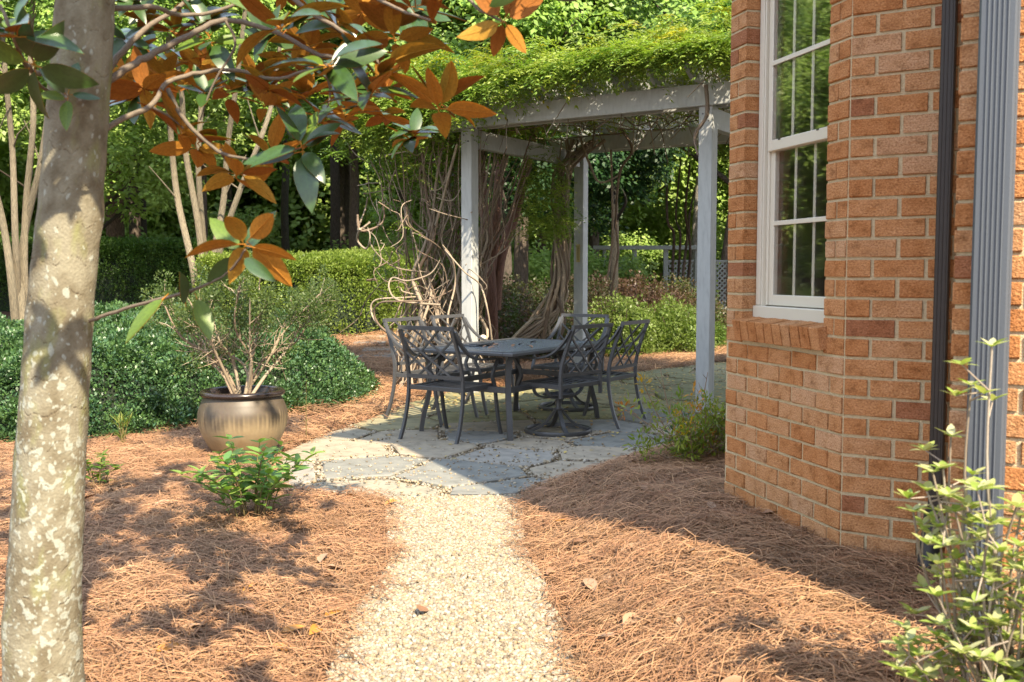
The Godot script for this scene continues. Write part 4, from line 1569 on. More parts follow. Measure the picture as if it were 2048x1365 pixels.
func shrub(called: String, label: String, where: Vector3, radius: float, height: float, ca: Color, cb: Color, n: int, s: float) -> void:
	where.y = gh(where.x, where.z)
	var o := thing(called, label, "shrub", where)
	for k in 7:
		var a := R(0, TAU)
		var tip := Vector3(cos(a) * radius * R(0.3, 0.8), height * R(0.6, 0.9), sin(a) * radius * R(0.3, 0.8))
		var g := Geo.new()
		g.tube(spline([Vector3(R(-0.08, 0.08), -0.05, R(-0.08, 0.08)), tip * 0.4 + rdir() * 0.08, tip], 4), [0.018, 0.006], 5, Color(0.2, 0.14, 0.1))
		part(o, "stem", g.mesh(), M.vine)
	var sc := [Scat.new(), Scat.new(), Scat.new()]
	for k in n:
		var u := rdir()
		u.y = absf(u.y)
		var lump := 1.0 + 0.22 * bump_noise.get_noise_3d(u.x * 30 + where.x * 9, u.y * 30, u.z * 30)
		var p := Vector3(u.x * radius, u.y * height, u.z * radius) * lump * pow(R(0.25, 1.0), 0.45)
		(sc[rng.randi() % 3] as Scat).put(Basis.from_euler(Vector3(R(-0.5, 0.5), R(0, TAU), R(-0.5, 0.5))).scaled(Vector3.ONE * R(0.8, 1.2) * s), p, tint(ca, cb, 0.7, 1.25))
	for k in 3:
		(sc[k] as Scat).node("foliage", small_leaf[k], M.leaf, o)


func pot_and_shrub() -> void:
	var base := Vector3(-1.98, 0, -7.30)
	base.y = gh(base.x, base.z) - 0.01
	var pot := thing("glazed_pot", "large round ribbed glazed pot, dark brown above, tan below", "pot", base)
	var key := [[0.0, 0.19], [0.03, 0.205], [0.10, 0.25], [0.20, 0.298], [0.28, 0.318], [0.35, 0.318], [0.42, 0.295], [0.47, 0.272]]
	var prof := []
	var cols := []
	for k in 60:
		var y := 0.47 * k / 59.0
		var r := 0.0
		for i in key.size() - 1:
			if y >= key[i][0] and y <= key[i + 1][0] + 1e-6:
				var t: float = (y - key[i][0]) / (key[i + 1][0] - key[i][0])
				r = cubic_interpolate(key[i][1], key[i + 1][1], key[maxi(i - 1, 0)][1], key[mini(i + 2, key.size() - 1)][1], t)
		prof.append(Vector2(r, y))
	var g := Geo.new()
	g.lathe(prof, 180, [])
	# ribs on the upper half, and glaze that has run down in streaks
	for i in g.v.size():
		var p := g.v[i]
		var a := atan2(p.z, p.x)
		var rib := sin(a * 60.0)
		if p.y > 0.2 and p.y < 0.45:
			var s := 1.0 + 0.006 * rib * sst(0.2, 0.26, p.y) * (1.0 - sst(0.41, 0.45, p.y))
			g.v[i] = Vector3(p.x * s, p.y, p.z * s)
		var run := 0.28 + 0.055 * bump_noise.get_noise_2d(cos(a) * 320, sin(a) * 320) + 0.03 * rib
		var dark := sst(run - 0.05, run + 0.08, p.y)
		var low := Color(0.23, 0.155, 0.08).lerp(Color(0.28, 0.21, 0.12), sst(0.10, 0.22, p.y + 0.04 * bump_noise.get_noise_2d(p.x * 200, p.z * 200)))
		g.c[i] = low.lerp(Color(0.075, 0.056, 0.038), dark * 0.93) * (0.92 + 0.12 * bump_noise.get_noise_2d(a * 300, p.y * 500))
	part(pot, "body", g.mesh(), mat("glaze", grey(1.0), 0.5, {"vc": true}))
	var rim := Geo.new()
	rim.lathe([Vector2(0.262, 0.462), Vector2(0.29, 0.466), Vector2(0.305, 0.478), Vector2(0.306, 0.495), Vector2(0.292, 0.508), Vector2(0.272, 0.508), Vector2(0.258, 0.49), Vector2(0.25, 0.40)], 90)
	part(pot, "rim", rim.mesh(), mat("dark_glaze", Color(0.05, 0.033, 0.027), 0.25, {"tex": ntex(0.03, 81, [grey(0.5), grey(1)]), "tri": 4.0}))
	var so := Geo.new()
	so.lathe([Vector2(0.262, 0.43), Vector2(0.15, 0.445), Vector2(0.001, 0.45)], 32)
	part(pot, "soil", so.mesh(), M.soil)
	# the half bare shrub in it
	var sh := thing("potted_shrub", "sparse half-bare evergreen shrub of pale twigs growing in the pot", "shrub", base + Vector3(0, 0.44, 0))
	var tips := []
	var pale := [Color(0.40, 0.31, 0.21), Color(0.34, 0.25, 0.17), Color(0.47, 0.38, 0.27)]
	for k in 13:
		var a := R(0, TAU)
		var reach := R(0.25, 0.75)
		var tip := Vector3(cos(a) * reach * 1.05, R(0.55, 1.12) * (1.0 - 0.25 * reach), sin(a) * reach * 0.7)
		var p0 := Vector3(R(-0.06, 0.06), -0.02, R(-0.06, 0.06))
		var main := spline([p0, p0.lerp(tip, 0.3) + Vector3(0, 0.06, 0) + rdir() * 0.05, p0.lerp(tip, 0.65) + rdir() * 0.07, tip], 5)
		var g2 := Geo.new()
		g2.tube(main, [R(0.011, 0.017), 0.005], 6, pale[k % 3])
		for b in 9:
			var f := R(0.3, 0.98)
			var q: Vector3 = main[int(f * (main.size() - 1))]
			var d := (tip - p0).normalized() * R(0.2, 0.8) + rdir() * 0.75 + Vector3.UP * 0.25
			var e := q + d.normalized() * R(0.10, 0.30)
			g2.tube([q, q.lerp(e, 0.5) + rdir() * 0.015, e], [0.0045, 0.002], 5, pale[(k + 1) % 3])
			tips.append(e)
			for c in 2:
				var e2 := q.lerp(e, R(0.4, 0.9)) + rdir() * 0.10 + Vector3.UP * 0.04
				g2.tube([q.lerp(e, 0.5), e2], [0.0026, 0.0016], 4, pale[(k + 2) % 3])
				tips.append(e2)
		part(sh, "branch", g2.mesh(), M.vine)
	var sc := Scat.new()
	for t in tips:
		var many := 3 if t.y > 0.55 else (1 if rng.randf() < 0.35 else 0)
		for k in many:
			sc.put(Basis.from_euler(Vector3(R(-0.6, 0.6), R(0, TAU), R(-0.6, 0.6))).scaled(Vector3.ONE * R(0.5, 0.95)), t + rdir() * 0.03, tint(Color(0.075, 0.12, 0.04), Color(0.13, 0.17, 0.05)))
	sc.node("foliage", small_leaf[0], M.leaf, sh)


# a plant whose leaves are large enough to be told apart: each leaf is a mesh of its own
func leafy_plant(called: String, label: String, where: Vector3, stems: int, height: float, spread: float, pairs: int, ll: float, lw: float, cols: Array, fan: float) -> void:
	where.y = gh(where.x, where.z)
	var o := thing(called, label, "plant", where)
	var lf := []
	for c in cols:
		for k in 2:
			lf.append(leaf_geo(1.0, lw, R(0.05, 0.3), R(0.15, 0.4), 5, c * R(0.85, 1.15)).mesh())
	for k in stems:
		var a := k * 2.4 + R(-0.3, 0.3)
		var r := spread * sqrt((k + 0.5) / stems) * fan
		var h := height * R(0.75, 1.05) * (1.0 - 0.35 * pow(r / maxf(spread, 0.01), 2.0) * fan)
		var p0 := Vector3(cos(a) * r * 0.25, -0.02, sin(a) * r * 0.25)
		var tip := Vector3(cos(a) * r, h, sin(a) * r)
		var sp := spline([p0, p0.lerp(tip, 0.5) + Vector3(0, 0.04, 0) - Vector3(cos(a), 0, sin(a)) * r * 0.15, tip], 6)
		var g := Geo.new()
		g.tube(sp, [0.0045, 0.002], 5, Color(0.22, 0.17, 0.06))
		part(o, "stem", g.mesh(), M.vine)
		for i in pairs:
			var t := lerpf(0.35, 1.0, float(i) / maxf(1, pairs - 1))
			var q: Vector3 = sp[int(t * (sp.size() - 1))]
			for s in 2 if t < 0.99 else 3:
				var b := a + i * 1.57 + s * (PI if t < 0.99 else TAU / 3) + R(-0.4, 0.4)
				var up := R(0.1, 0.7) if called != "grass_tuft" else R(1.2, 2.5)
				var dir := Vector3(cos(b), up, sin(b)).normalized()
				var side := dir.cross(Vector3.UP).normalized()
				var nn := side.cross(dir).normalized()
				part(o, "leaf", lf[rng.randi() % lf.size()], M.leaf, Transform3D(Basis(nn.cross(dir), nn, dir).rotated(dir, R(-0.4, 0.4)).scaled(Vector3.ONE * ll * R(0.65, 1.15)), q))


func rosette_shrub() -> void:
	var base := Vector3(1.20, 0, -2.45)
	base.y = gh(base.x, base.z)
	var o := thing("azalea", "sunlit pale green azalea at the right edge in front of grey downspout", "shrub", base)
	var lf := []
	for c in [Color(0.46, 0.48, 0.22), Color(0.52, 0.52, 0.30), Color(0.38, 0.44, 0.13), Color(0.27, 0.36, 0.08)]:
		for k in 2:
			lf.append(leaf_geo(1.0, 0.42, R(0.0, 0.25), R(0.1, 0.35), 4, c).mesh())
	var n := 0
	var dirs := [Vector3(-0.02, 1.02, 0.0), Vector3(0.10, 0.85, 0.05), Vector3(-0.14, 0.72, 0.02), Vector3(-0.07, 0.78, -0.1), Vector3(0.05, 0.66, 0.1), Vector3(-0.17, 0.42, 0.08), Vector3(0.0, 0.5, 0.12), Vector3(0.14, 0.55, 0.0), Vector3(-0.1, 0.3, 0.16), Vector3(0.06, 0.32, 0.2), Vector3(0.18, 0.36, 0.08), Vector3(-0.02, 0.2, 0.2), Vector3(0.22, 0.7, -0.05), Vector3(-0.05, 0.92, -0.04), Vector3(0.12, 0.22, 0.2), Vector3(-0.2, 0.26, 0.05), Vector3(-0.17, 0.66, 0.0), Vector3(-0.12, 0.62, 0.05), Vector3(-0.08, 0.68, 0.02), Vector3(-0.19, 0.60, -0.03), Vector3(-0.04, 0.60, 0.06), Vector3(-0.15, 0.54, 0.04)]
	for k in 26:
		dirs.append(Vector3(R(-0.24, 0.25), R(0.1, 0.80) * (1.0 if k % 2 else 0.6), R(-0.05, 0.24)))
	var more := Geo.new()
	for k in dirs.size():
		var tip: Vector3 = dirs[k]
		var p0 := Vector3(0.02 + R(-0.05, 0.05), -0.02, R(-0.05, 0.05))
		var sp := spline([p0, p0.lerp(tip, 0.35) + rdir() * 0.03, p0.lerp(tip, 0.7) + rdir() * 0.03, tip], 5)
		var g := Geo.new()
		g.tube(sp, [0.0055, 0.0025], 6, [Color(0.45, 0.38, 0.30), Color(0.28, 0.22, 0.16)][k % 2])
		var ends := [tip]
		for b in 5:
			var q: Vector3 = sp[int(R(0.45, 0.98) * (sp.size() - 1))]
			var e := q + (rdir() + Vector3.UP * 0.5).normalized() * R(0.04, 0.11)
			g.tube([q, e], [0.0025, 0.0016], 5, Color(0.42, 0.34, 0.27))
			ends.append(e)
		part(o, "stem", g.mesh(), M.vine)
		for e in ends:
			if e.y < 0.1:
				continue
			var cnt := rng.randi_range(5, 7)
			for i in cnt:
				n += 1
				var a := TAU * i / cnt + R(-0.3, 0.3)
				var dir := Vector3(cos(a), R(0.15, 0.9), sin(a)).normalized()
				var side := dir.cross(Vector3.UP).normalized()
				var nn := side.cross(dir).normalized()
				var tf := Transform3D(Basis(nn.cross(dir), nn, dir).scaled(Vector3.ONE * R(0.034, 0.055)), e)
				if n <= 300:
					part(o, "leaf", lf[rng.randi() % lf.size()], M.leaf, tf)
				else:
					more.add(leaf_geo(1.0, 0.42, 0.15, 0.25, 4, [Color(0.40, 0.43, 0.17), Color(0.46, 0.47, 0.24), Color(0.28, 0.37, 0.08)][n % 3]), tf)
	part(o, "foliage", more.mesh(), M.leaf).set_meta("kind", "stuff")


func azalea() -> void:
	var base := Vector3(1.12, 0, -6.2)
	base.y = gh(base.x, base.z)
	var o := thing("azalea", "low green and yellow azalea at the far corner of the window bay", "shrub", base)
	var sc := [Scat.new(), Scat.new(), Scat.new()]
	for k in 27:
		var a := R(0, TAU)
		var r := R(0.1, 0.48)
		var tip := Vector3(cos(a) * r - 0.03, R(0.18, 0.5) * (1.1 - r), sin(a) * r * 0.8)
		if k < 5:
			tip = [Vector3(-0.30, 0.52, 0), Vector3(-0.18, 0.60, -0.1), Vector3(0.12, 0.58, -0.1), Vector3(-0.42, 0.36, 0.05), Vector3(-0.36, 0.16, 0.15)][k]
		var p0 := Vector3(R(-0.06, 0.1), -0.02, R(-0.06, 0.06))
		var sp := spline([p0, p0.lerp(tip, 0.5) + rdir() * 0.05, tip], 5)
		var g := Geo.new()
		g.tube(sp, [0.006, 0.002], 5, Color(0.34, 0.22, 0.14))
		var ends := [tip]
		for b in 5:
			var q: Vector3 = sp[int(R(0.4, 0.95) * (sp.size() - 1))]
			var e := q + (rdir() + Vector3.UP * 0.6).normalized() * R(0.05, 0.14)
			g.tube([q, e], [0.0025, 0.0014], 4, Color(0.36, 0.25, 0.16))
			ends.append(e)
		part(o, "stem", g.mesh(), M.vine)
		if k < 3:
			ends = ends.slice(0, 2)
		for e in ends:
			if k in [1, 2] and rng.randf() < 0.8:
				continue
			var col := tint(Color(0.15, 0.22, 0.04), Color(0.29, 0.32, 0.04), 0.8, 1.15)
			if rng.randf() < 0.2:
				col = tint(Color(0.50, 0.32, 0.02), Color(0.48, 0.17, 0.04))
			elif rng.randf() < 0.14:
				col = tint(Color(0.06, 0.12, 0.04), Color(0.07, 0.13, 0.05))
			(sc[rng.randi() % 3] as Scat).put(Basis.from_euler(Vector3(R(-0.4, 0.4), R(0, TAU), R(-0.4, 0.4))).scaled(Vector3.ONE * R(0.4, 0.68)), e, col)
	for k in 3:
		(sc[k] as Scat).node("foliage", long_leaf[k], M.leaf, o)


func lattice_fence() -> void:
	var D := -29.5
	var fence := thing("lattice_fence", "pale grey garden fence of diagonal lattice with posts and arbour bar", "fence", Vector3(0, 0, D))
	for x in [2.72, 3.60, 4.52, 5.42, 6.4, 7.6]:
		var h: float = 2.12 if x < 5.5 else 1.8
		part(fence, "post", box_mesh(Vector3(0.14 if x < 4.6 and x > 3 else 0.1, h, 0.1), Vector3(x, h / 2, 0), 0.01), M.old_paint)
	part(fence, "arbour_bar", box_mesh(Vector3(3.35, 0.12, 0.05), Vector3(4.05, 2.13, 0.08), 0.01), M.old_paint)
	part(fence, "arbour_bar", box_mesh(Vector3(3.25, 0.12, 0.05), Vector3(4.05, 2.13, -0.08), 0.01), M.old_paint)
	for q in [[2.77, 3.53], [4.59, 5.37], [5.47, 6.35], [6.45, 7.55]]:
		var g := Geo.new()
		for s in [-1.0, 1.0]:
			var c := -2.0
			while c < 12.0:
				# the slat x = c + s * y, cut to the panel
				var p := []
				for k in 25:
					var y := 0.36 + 1.36 * k / 24.0
					var x: float = c + s * y
					if x > q[0] and x < q[1]:
						p.append(Vector3(x, y, 0.006 * s))
				if p.size() > 1:
					g.bar([p[0], p[p.size() - 1]], 0.042, 0.009, Vector3(1, -s, 0).normalized())
				c += 0.145
		var pn := part(fence, "lattice", g.mesh(), M.old_paint)
		pn.set_meta("kind", "stuff")
		for y in [0.34, 1.74]:
			part(fence, "rail", box_mesh(Vector3(q[1] - q[0] + 0.04, 0.06, 0.04), Vector3((q[0] + q[1]) / 2, y, 0.0), 0.005), M.old_paint)
		var w := Geo.new()
		for k in 9:
			var x: float = lerpf(q[0], q[1], k / 8.0)
			w.tube([Vector3(x, 0.0, 0), Vector3(x, 0.32, 0)], [0.004, 0.004], 4)
		for k in 4:
			w.tube([Vector3(q[0], 0.05 + 0.08 * k, 0), Vector3(q[1], 0.05 + 0.08 * k, 0)], [0.004, 0.004], 4)
		var wm := part(fence, "wire_mesh", w.mesh(), M.old_paint)
		wm.set_meta("kind", "stuff")


# ---------------------------------------------------------------- woods

func crown(parent: Node, centre: Vector3, rad: Vector3, n: int, s: float, ca: Color, cb: Color, lobes := 9) -> void:
	var sc := [Scat.new(), Scat.new(), Scat.new()]
	var lob := []
	for k in lobes:
		var u := rdir()
		var f := pow(rng.randf(), 0.4) * 0.75
		lob.append([Vector3(u.x * rad.x, u.y * rad.y, u.z * rad.z) * f, R(0.34, 0.55), R(0.8, 1.25)])
	for k in n:
		var l: Array = lob[rng.randi() % lobes]
		var u := rdir()
		var p: Vector3 = l[0] + Vector3(u.x * rad.x, u.y * rad.y * 0.75, u.z * rad.z) * l[1] * pow(rng.randf(), 0.38)
		var col: Color = tint(ca, cb, 0.9, 1.4) * l[2]
		(sc[rng.randi() % 3] as Scat).put(Basis.from_euler(Vector3(R(-0.3, 0.35), R(-0.8, 0.8), R(-0.35, 0.35))).scaled(Vector3.ONE * R(0.75, 1.25) * s), centre + p, col)
	for k in 3:
		if (sc[k] as Scat).count:
			(sc[k] as Scat).node("crown", broad_leaf[k], M.leaf, parent)


func tree(called: String, label: String, x: float, d: float, h: float, r: float, low: float, width: float, n: int, s: float, ca: Color, cb: Color, bark := Color(0.16, 0.12, 0.09), lean := 0.0) -> Node3D:
	var base := Vector3(x, gh(x, -d) - 0.05, -d)
	var o := thing(called, label, "tree", base)
	var pts := []
	for k in 8:
		var t := k / 7.0
		pts.append(Vector3(lean * t * h + R(-0.06, 0.06) * h * 0.06, h * t, R(-0.06, 0.06) * h * 0.06))
	var g := Geo.new()
	var sp := spline(pts, 3)
	g.tube(sp, [r, r * 0.35], 12, bark)
	part(o, "trunk", g.mesh(), M.bark)
	for k in 6:
		var t := R(low / h, 0.95)
		var q: Vector3 = sp[int(t * (sp.size() - 1))]
		var a := R(0, TAU)
		var e := q + Vector3(cos(a) * width * 0.6, R(0.1, 0.25) * h, sin(a) * width * 0.6)
		var lg := Geo.new()
		lg.tube(spline([q, q.lerp(e, 0.5) + rdir() * 0.2, e], 4), [r * 0.4, r * 0.1], 7, bark)
		part(o, "limb", lg.mesh(), M.bark)
	if n:
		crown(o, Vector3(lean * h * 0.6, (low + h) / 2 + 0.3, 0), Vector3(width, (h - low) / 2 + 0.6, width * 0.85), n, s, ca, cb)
	return o


func make_woods() -> void:
	var bright := Color(0.22, 0.32, 0.065)
	var light := Color(0.27, 0.36, 0.09)
	var mid := Color(0.15, 0.245, 0.05)
	var deep := Color(0.035, 0.085, 0.022)
	# leafy trees of the wood's edge
	tree("leafy_tree", "light green layered tree left, its branches behind the magnolia trunk", -10.2, 24, 10.5, 0.14, 1.6, 4.0, 1500, 0.95, light, bright)
	tree("leafy_tree", "pale green layered tree just right of the magnolia trunk", -6.9, 22.5, 10.0, 0.12, 2.4, 3.3, 1500, 0.9, light, bright)
	tree("leafy_tree", "bright green tree behind the hanging magnolia leaves", -4.1, 26, 11.0, 0.15, 2.8, 3.6, 1600, 0.95, bright, mid)
	tree("leafy_tree", "green tree behind the tangled wisteria stems", -1.6, 24.5, 10.5, 0.15, 1.8, 3.2, 1500, 0.95, bright, light)
	tree("leafy_tree", "dense green tree directly above the pergola's left half", 0.2, 21.5, 9.5, 0.18, 3.1, 3.0, 1700, 0.9, mid, bright)
	tree("leafy_tree", "dense green tree above the pergola's right half", 4.7, 20.5, 9.2, 0.16, 3.0, 3.9, 2100, 0.9, bright, mid)
	tree("leafy_tree", "bright green tree at the right beside the brick house", 6.3, 24.5, 10, 0.15, 1.6, 3.2, 1400, 0.95, bright, light)
	tree("leafy_tree", "green tree seen through the pergola above the lattice gate", 3.6, 36, 11, 0.2, 0.8, 4.5, 1700, 1.2, bright, light)
	tree("leafy_tree", "green tree between the rear pergola post and vine trunk", 0.9, 31, 11, 0.18, 0.6, 3.6, 1500, 1.1, bright, mid)
	tree("leafy_tree", "shady tree far behind the yellow-green hedge", -5.6, 33, 13, 0.2, 2.6, 4.5, 1600, 1.2, mid, bright)
	tree("leafy_tree", "shady tree far behind the dark clipped hedge", -12.0, 32, 13, 0.2, 2.4, 5.0, 1600, 1.2, mid, light)
	tree("leafy_tree", "tall green tree at the picture's left edge", -16.5, 29, 12, 0.2, 0.8, 4.5, 1500, 1.2, bright, light)
	tree("leafy_tree", "broad green tree outside the picture's left edge", -21, 22, 11, 0.2, 0.6, 5.5, 1700, 1.25, bright, mid)
	tree("leafy_tree", "green tree left of the lawn, mirrored in the window", -14.5, 13, 8.5, 0.16, 0.8, 3.6, 1400, 1.0, bright, light)
	tree("leafy_tree", "second green tree left of the lawn, mirrored in window", -18.5, 7, 9.5, 0.16, 0.8, 4.2, 1400, 1.1, bright, mid)
	tree("leafy_tree", "pale green tree left of the hedges, mirrored in the window", -14.2, 18.5, 10, 0.16, 0.6, 3.4, 1500, 1.0, light, bright)
	tree("leafy_tree", "large green tree far left, mirrored in the window", -24.0, 29, 13, 0.2, 0.6, 5.0, 1600, 1.3, bright, light)
	tree("leafy_tree", "low-branched green tree behind the house at right", 11.5, 30, 10, 0.2, 0.3, 4.0, 1300, 1.2, bright, light)
	tree("leafy_tree", "second low-branched green tree behind the house at right", 16.5, 33, 11, 0.2, 0.3, 4.5, 1300, 1.3, mid, bright)
	tree("leafy_tree", "green tree at right behind the near pergola post", 7.8, 33, 11, 0.2, 0.8, 4.0, 1400, 1.15, bright, light)
	# dark broad-leaved evergreen right of the rear post
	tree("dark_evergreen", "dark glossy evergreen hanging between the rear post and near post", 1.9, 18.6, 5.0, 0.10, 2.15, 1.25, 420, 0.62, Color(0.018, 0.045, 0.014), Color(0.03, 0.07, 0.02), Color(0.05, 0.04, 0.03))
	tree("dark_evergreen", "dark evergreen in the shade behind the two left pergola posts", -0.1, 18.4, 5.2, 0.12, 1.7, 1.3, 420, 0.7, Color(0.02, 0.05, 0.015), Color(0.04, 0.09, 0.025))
	# pines: tall bare trunks
	var pine := [
		[235, 27, 0.30, "thick reddish brown pine trunk above the dark hedge", Color(0.17, 0.10, 0.07), 0.0], [672, 30, 0.19, "dark pine trunk above the yellow-green hedge, left of two", Color(0.075, 0.055, 0.042), 0.0],
		[703, 33, 0.2, "dark pine trunk above the yellow-green hedge, right of two", Color(0.08, 0.06, 0.045), 0.0], [575, 39, 0.2, "slim distant pine trunk behind the orange magnolia leaves", Color(0.09, 0.07, 0.05), 0.0],
		[805, 28, 0.17, "dark pine trunk behind the wisteria's left stems", Color(0.075, 0.055, 0.045), 0.01], [890, 25, 0.16, "reddish pine trunk behind the wisteria tangle", Color(0.2, 0.11, 0.075), 0.0],
		[290, 37, 0.22, "distant dark pine trunk right of the thick reddish one", Color(0.08, 0.06, 0.045), 0.0], [150, 35, 0.24, "distant pine trunk hidden partly by the magnolia trunk", Color(0.1, 0.07, 0.05), 0.0],
		[1088, 33, 0.2, "pine trunk seen between the wisteria trunk and red trunk", Color(0.07, 0.055, 0.045), 0.0], [1187, 31, 0.2, "pine trunk just right of the rear pergola post", Color(0.16, 0.13, 0.11), 0.0],
		[1393, 32, 0.17, "pale grey pine trunk beside the near pergola post", Color(0.30, 0.27, 0.24), 0.0], [1440, 30, 0.2, "leaning brown pine trunk between near post and brick bay", Color(0.2, 0.14, 0.11), 0.12],
		[20, 36, 0.2, "distant dark pine trunk at the left edge", Color(0.09, 0.07, 0.05), 0.0], [460, 41, 0.2, "farthest slim pine trunk between pale stems", Color(0.1, 0.08, 0.06), 0.0]]
	for q in pine:
		var o := tree("pine_tree", q[3], (q[0] - 1024.0) / 2000.0 * q[1], q[1], 17.0, q[2] * 0.85, 12.5, 2.4, 160, 1.5, deep, mid, q[4] * 1.35, q[5])
		o.set_meta("group", "pines of the wood")
	# pale multi-stemmed trees
	stems_tree("multi_stem_tree", "pale tan multi-stemmed tree between the two clipped hedges", 18.0, [[[402, 672], [386, 540], [355, 400], [342, 280], [334, 130], [345, -30]], [[422, 672], [408, 500], [396, 330], [402, 200], [395, 60], [380, -60]], [[440, 672], [425, 540], [447, 400], [455, 290], [472, 170], [490, 20]], [[430, 672], [436, 520], [480, 380], [520, 280], [545, 200], [560, 90]], [[410, 672], [400, 480], [370, 300], [360, 160], [330, 40]]], 0.085)
	stems_tree("multi_stem_tree", "pale tan multi-stemmed tree at the picture's left edge", 16.5, [[[34, 690], [22, 560], [6, 450], [-20, 330], [-30, 200]], [[58, 690], [48, 540], [52, 400], [66, 240], [60, 90], [70, -50]], [[46, 690], [44, 500], [80, 330], [96, 220], [110, 100]], [[40, 690], [30, 480], [24, 300], [10, 150], [0, 0]]], 0.075)
	stems_tree("slim_stem_tree", "thin dark upright stems before the right lattice panel", 23.0, [[[1352, 640], [1345, 560], [1348, 470], [1335, 440], [1334, 340], [1332, 260]], [[1362, 640], [1357, 560], [1361, 470], [1352, 430], [1362, 320]], [[1372, 640], [1366, 560], [1375, 470], [1371, 420], [1380, 330]], [[1366, 640], [1380, 520], [1378, 440], [1390, 380]]], 0.045, Color(0.17, 0.12, 0.085))
	# reddish trunk that forks behind the left posts
	stems_tree("red_barked_tree", "smooth reddish forked trunk just right of front left pergola post", 14.4, [[[985, 705], [982, 600], [978, 520], [968, 420], [962, 320], [958, 230]], [[990, 620], [1000, 520], [1030, 430], [1052, 340], [1072, 250]], [[978, 560], [990, 450], [1000, 340], [1012, 250]]], 0.125, Color(0.25, 0.115, 0.07))
	# undergrowth and the wood beyond
	for q in [[-8.5, 27, 3.0, 1.8, "bush in the undergrowth above the dark clipped hedge"], [-3.6, 27.5, 2.4, 1.5, "bush in the undergrowth behind the yellow-green hedge's left part"], [-14.5, 27, 3.0, 2.0, "bush in the undergrowth left of the magnolia trunk"], [-1.2, 29, 2.5, 1.8, "bush in the undergrowth behind the wisteria's loops"], [1.4, 25.5, 2.0, 1.7, "bush in the undergrowth between wisteria trunk and red trunk"], [4.6, 33.5, 3.0, 2.6, "bush directly behind the lattice gate opening"], [7.5, 31.8, 2.2, 2.0, "bush behind the right lattice panel"], [2.6, 32.5, 2.2, 2.2, "bush behind the left lattice panel by the rear post"], [6.0, 36, 3.0, 3.0, "tall bush far behind the lattice fence"], [-18.5, 25, 3, 2.2, "bush in the undergrowth at the far left edge"]]:
		var base := Vector3(q[0], gh(q[0], -q[1]), -q[1])
		var b := thing("undergrowth_bush", "x", "bush", base, Basis.IDENTITY, "bushes of the wood's undergrowth")
		b.set_meta("label", q[4])
		crown(b, Vector3(0, q[3] * 0.5, 0), Vector3(q[2], q[3] * 0.75, q[2] * 0.7), 420, 0.8, mid, light, 7)
	var sc := [Scat.new(), Scat.new(), Scat.new()]
	for k in 36000:
		var x := R(-46, 26)
		var d := R(42, 54) - absf(x) * 0.12
		if x < -22:
			d -= (-22 - x) * 0.9
		var y := gh(x, -d) + R(0, 1) * 19.0
		(sc[rng.randi() % 3] as Scat).put(Basis.from_euler(Vector3(R(-0.3, 0.35), R(-0.8, 0.8), R(-0.35, 0.35))).scaled(Vector3.ONE * R(1.7, 2.6)), Vector3(x, y, -d), tint(bright, light, 0.7, 1.4))
	var far := Node3D.new()
	far.name = "far_woods"
	add_child(far)
	tag(far, "dense green wood that closes the view behind everything", "woods", "", "stuff")
	for k in 3:
		(sc[k] as Scat).node("crown", broad_leaf[k], M.leaf, far)


func stems_tree(called: String, label: String, d: float, lines: Array, r: float, bark := Color(0.40, 0.33, 0.22)) -> void:
	var b := at(lines[0][0][0], lines[0][0][1], d)
	b.y = gh(b.x, b.z)
	var o := thing(called, label, "tree", b)
	for l in lines:
		var pts := []
		for i in l.size():
			var p := at(l[i][0], l[i][1], d + R(-0.3, 0.3)) - b
			if i == 0:
				p.y = minf(p.y, 0.05) if called != "red_barked_tree" else p.y
			pts.append(p)
		var g := Geo.new()
		var rr: float = r * R(0.7, 1.0)
		g.tube(spline(pts, 6), [rr, rr * 0.55], 10, bark * R(0.85, 1.1))
		part(o, "stem", g.mesh(), M.bark)
		if called == "multi_stem_tree":
			for k in 4:
				var q: Vector3 = pts[rng.randi_range(2, pts.size() - 1)]
				var e := q + Vector3(R(-0.6, 0.6), R(0.3, 1.0), R(-0.5, 0.5))
				var tg := Geo.new()
				tg.tube([q, q.lerp(e, 0.5) + rdir() * 0.06, e], [0.018, 0.008], 5, bark)
				part(o, "twig", tg.mesh(), M.bark)
	if called == "multi_stem_tree":
		crown(o, Vector3(-0.2, 6.3, 0), Vector3(2.0, 1.8, 1.6), 420, 0.7, Color(0.13, 0.23, 0.035), Color(0.19, 0.29, 0.06), 8)


# ---------------------------------------------------------------- the magnolia in the foreground

var mag_leaf: Array
var mag_young: Array


# a thick leaf: glossy green above, felted brown below
func magnolia_leaf(bend: float, curl: float, w: float, young := false) -> ArrayMesh:
	var top := leaf_geo(1.0, w, bend, curl, 8)
	var low := leaf_geo(1.0, w, bend, curl, 8)
	for i in low.v.size():
		low.v[i] -= low.n[i] * 0.008
		low.n[i] = -low.n[i]
	for i in range(0, low.ix.size(), 3):
		var k := low.ix[i + 1]
		low.ix[i + 1] = low.ix[i + 2]
		low.ix[i + 2] = k
	# midrib below and stalk
	var rib := []
	for i in 9:
		rib.append(low.v[i * 3 + 1] - Vector3(0, 0.004, 0))
	low.tube(rib, [0.012, 0.004], 5)
	low.tube([Vector3(0, 0, -0.14), Vector3(0, -0.005, 0.02)], [0.011, 0.012], 5)
	var m := top.mesh()
	low.mesh(m)
	m.surface_set_material(0, M.magnolia_young if young else M.magnolia_top)
	m.surface_set_material(1, [M.magnolia_under, M.magnolia_under_dark, M.magnolia_under_gold][mag_leaf.size() % 3])
	return m


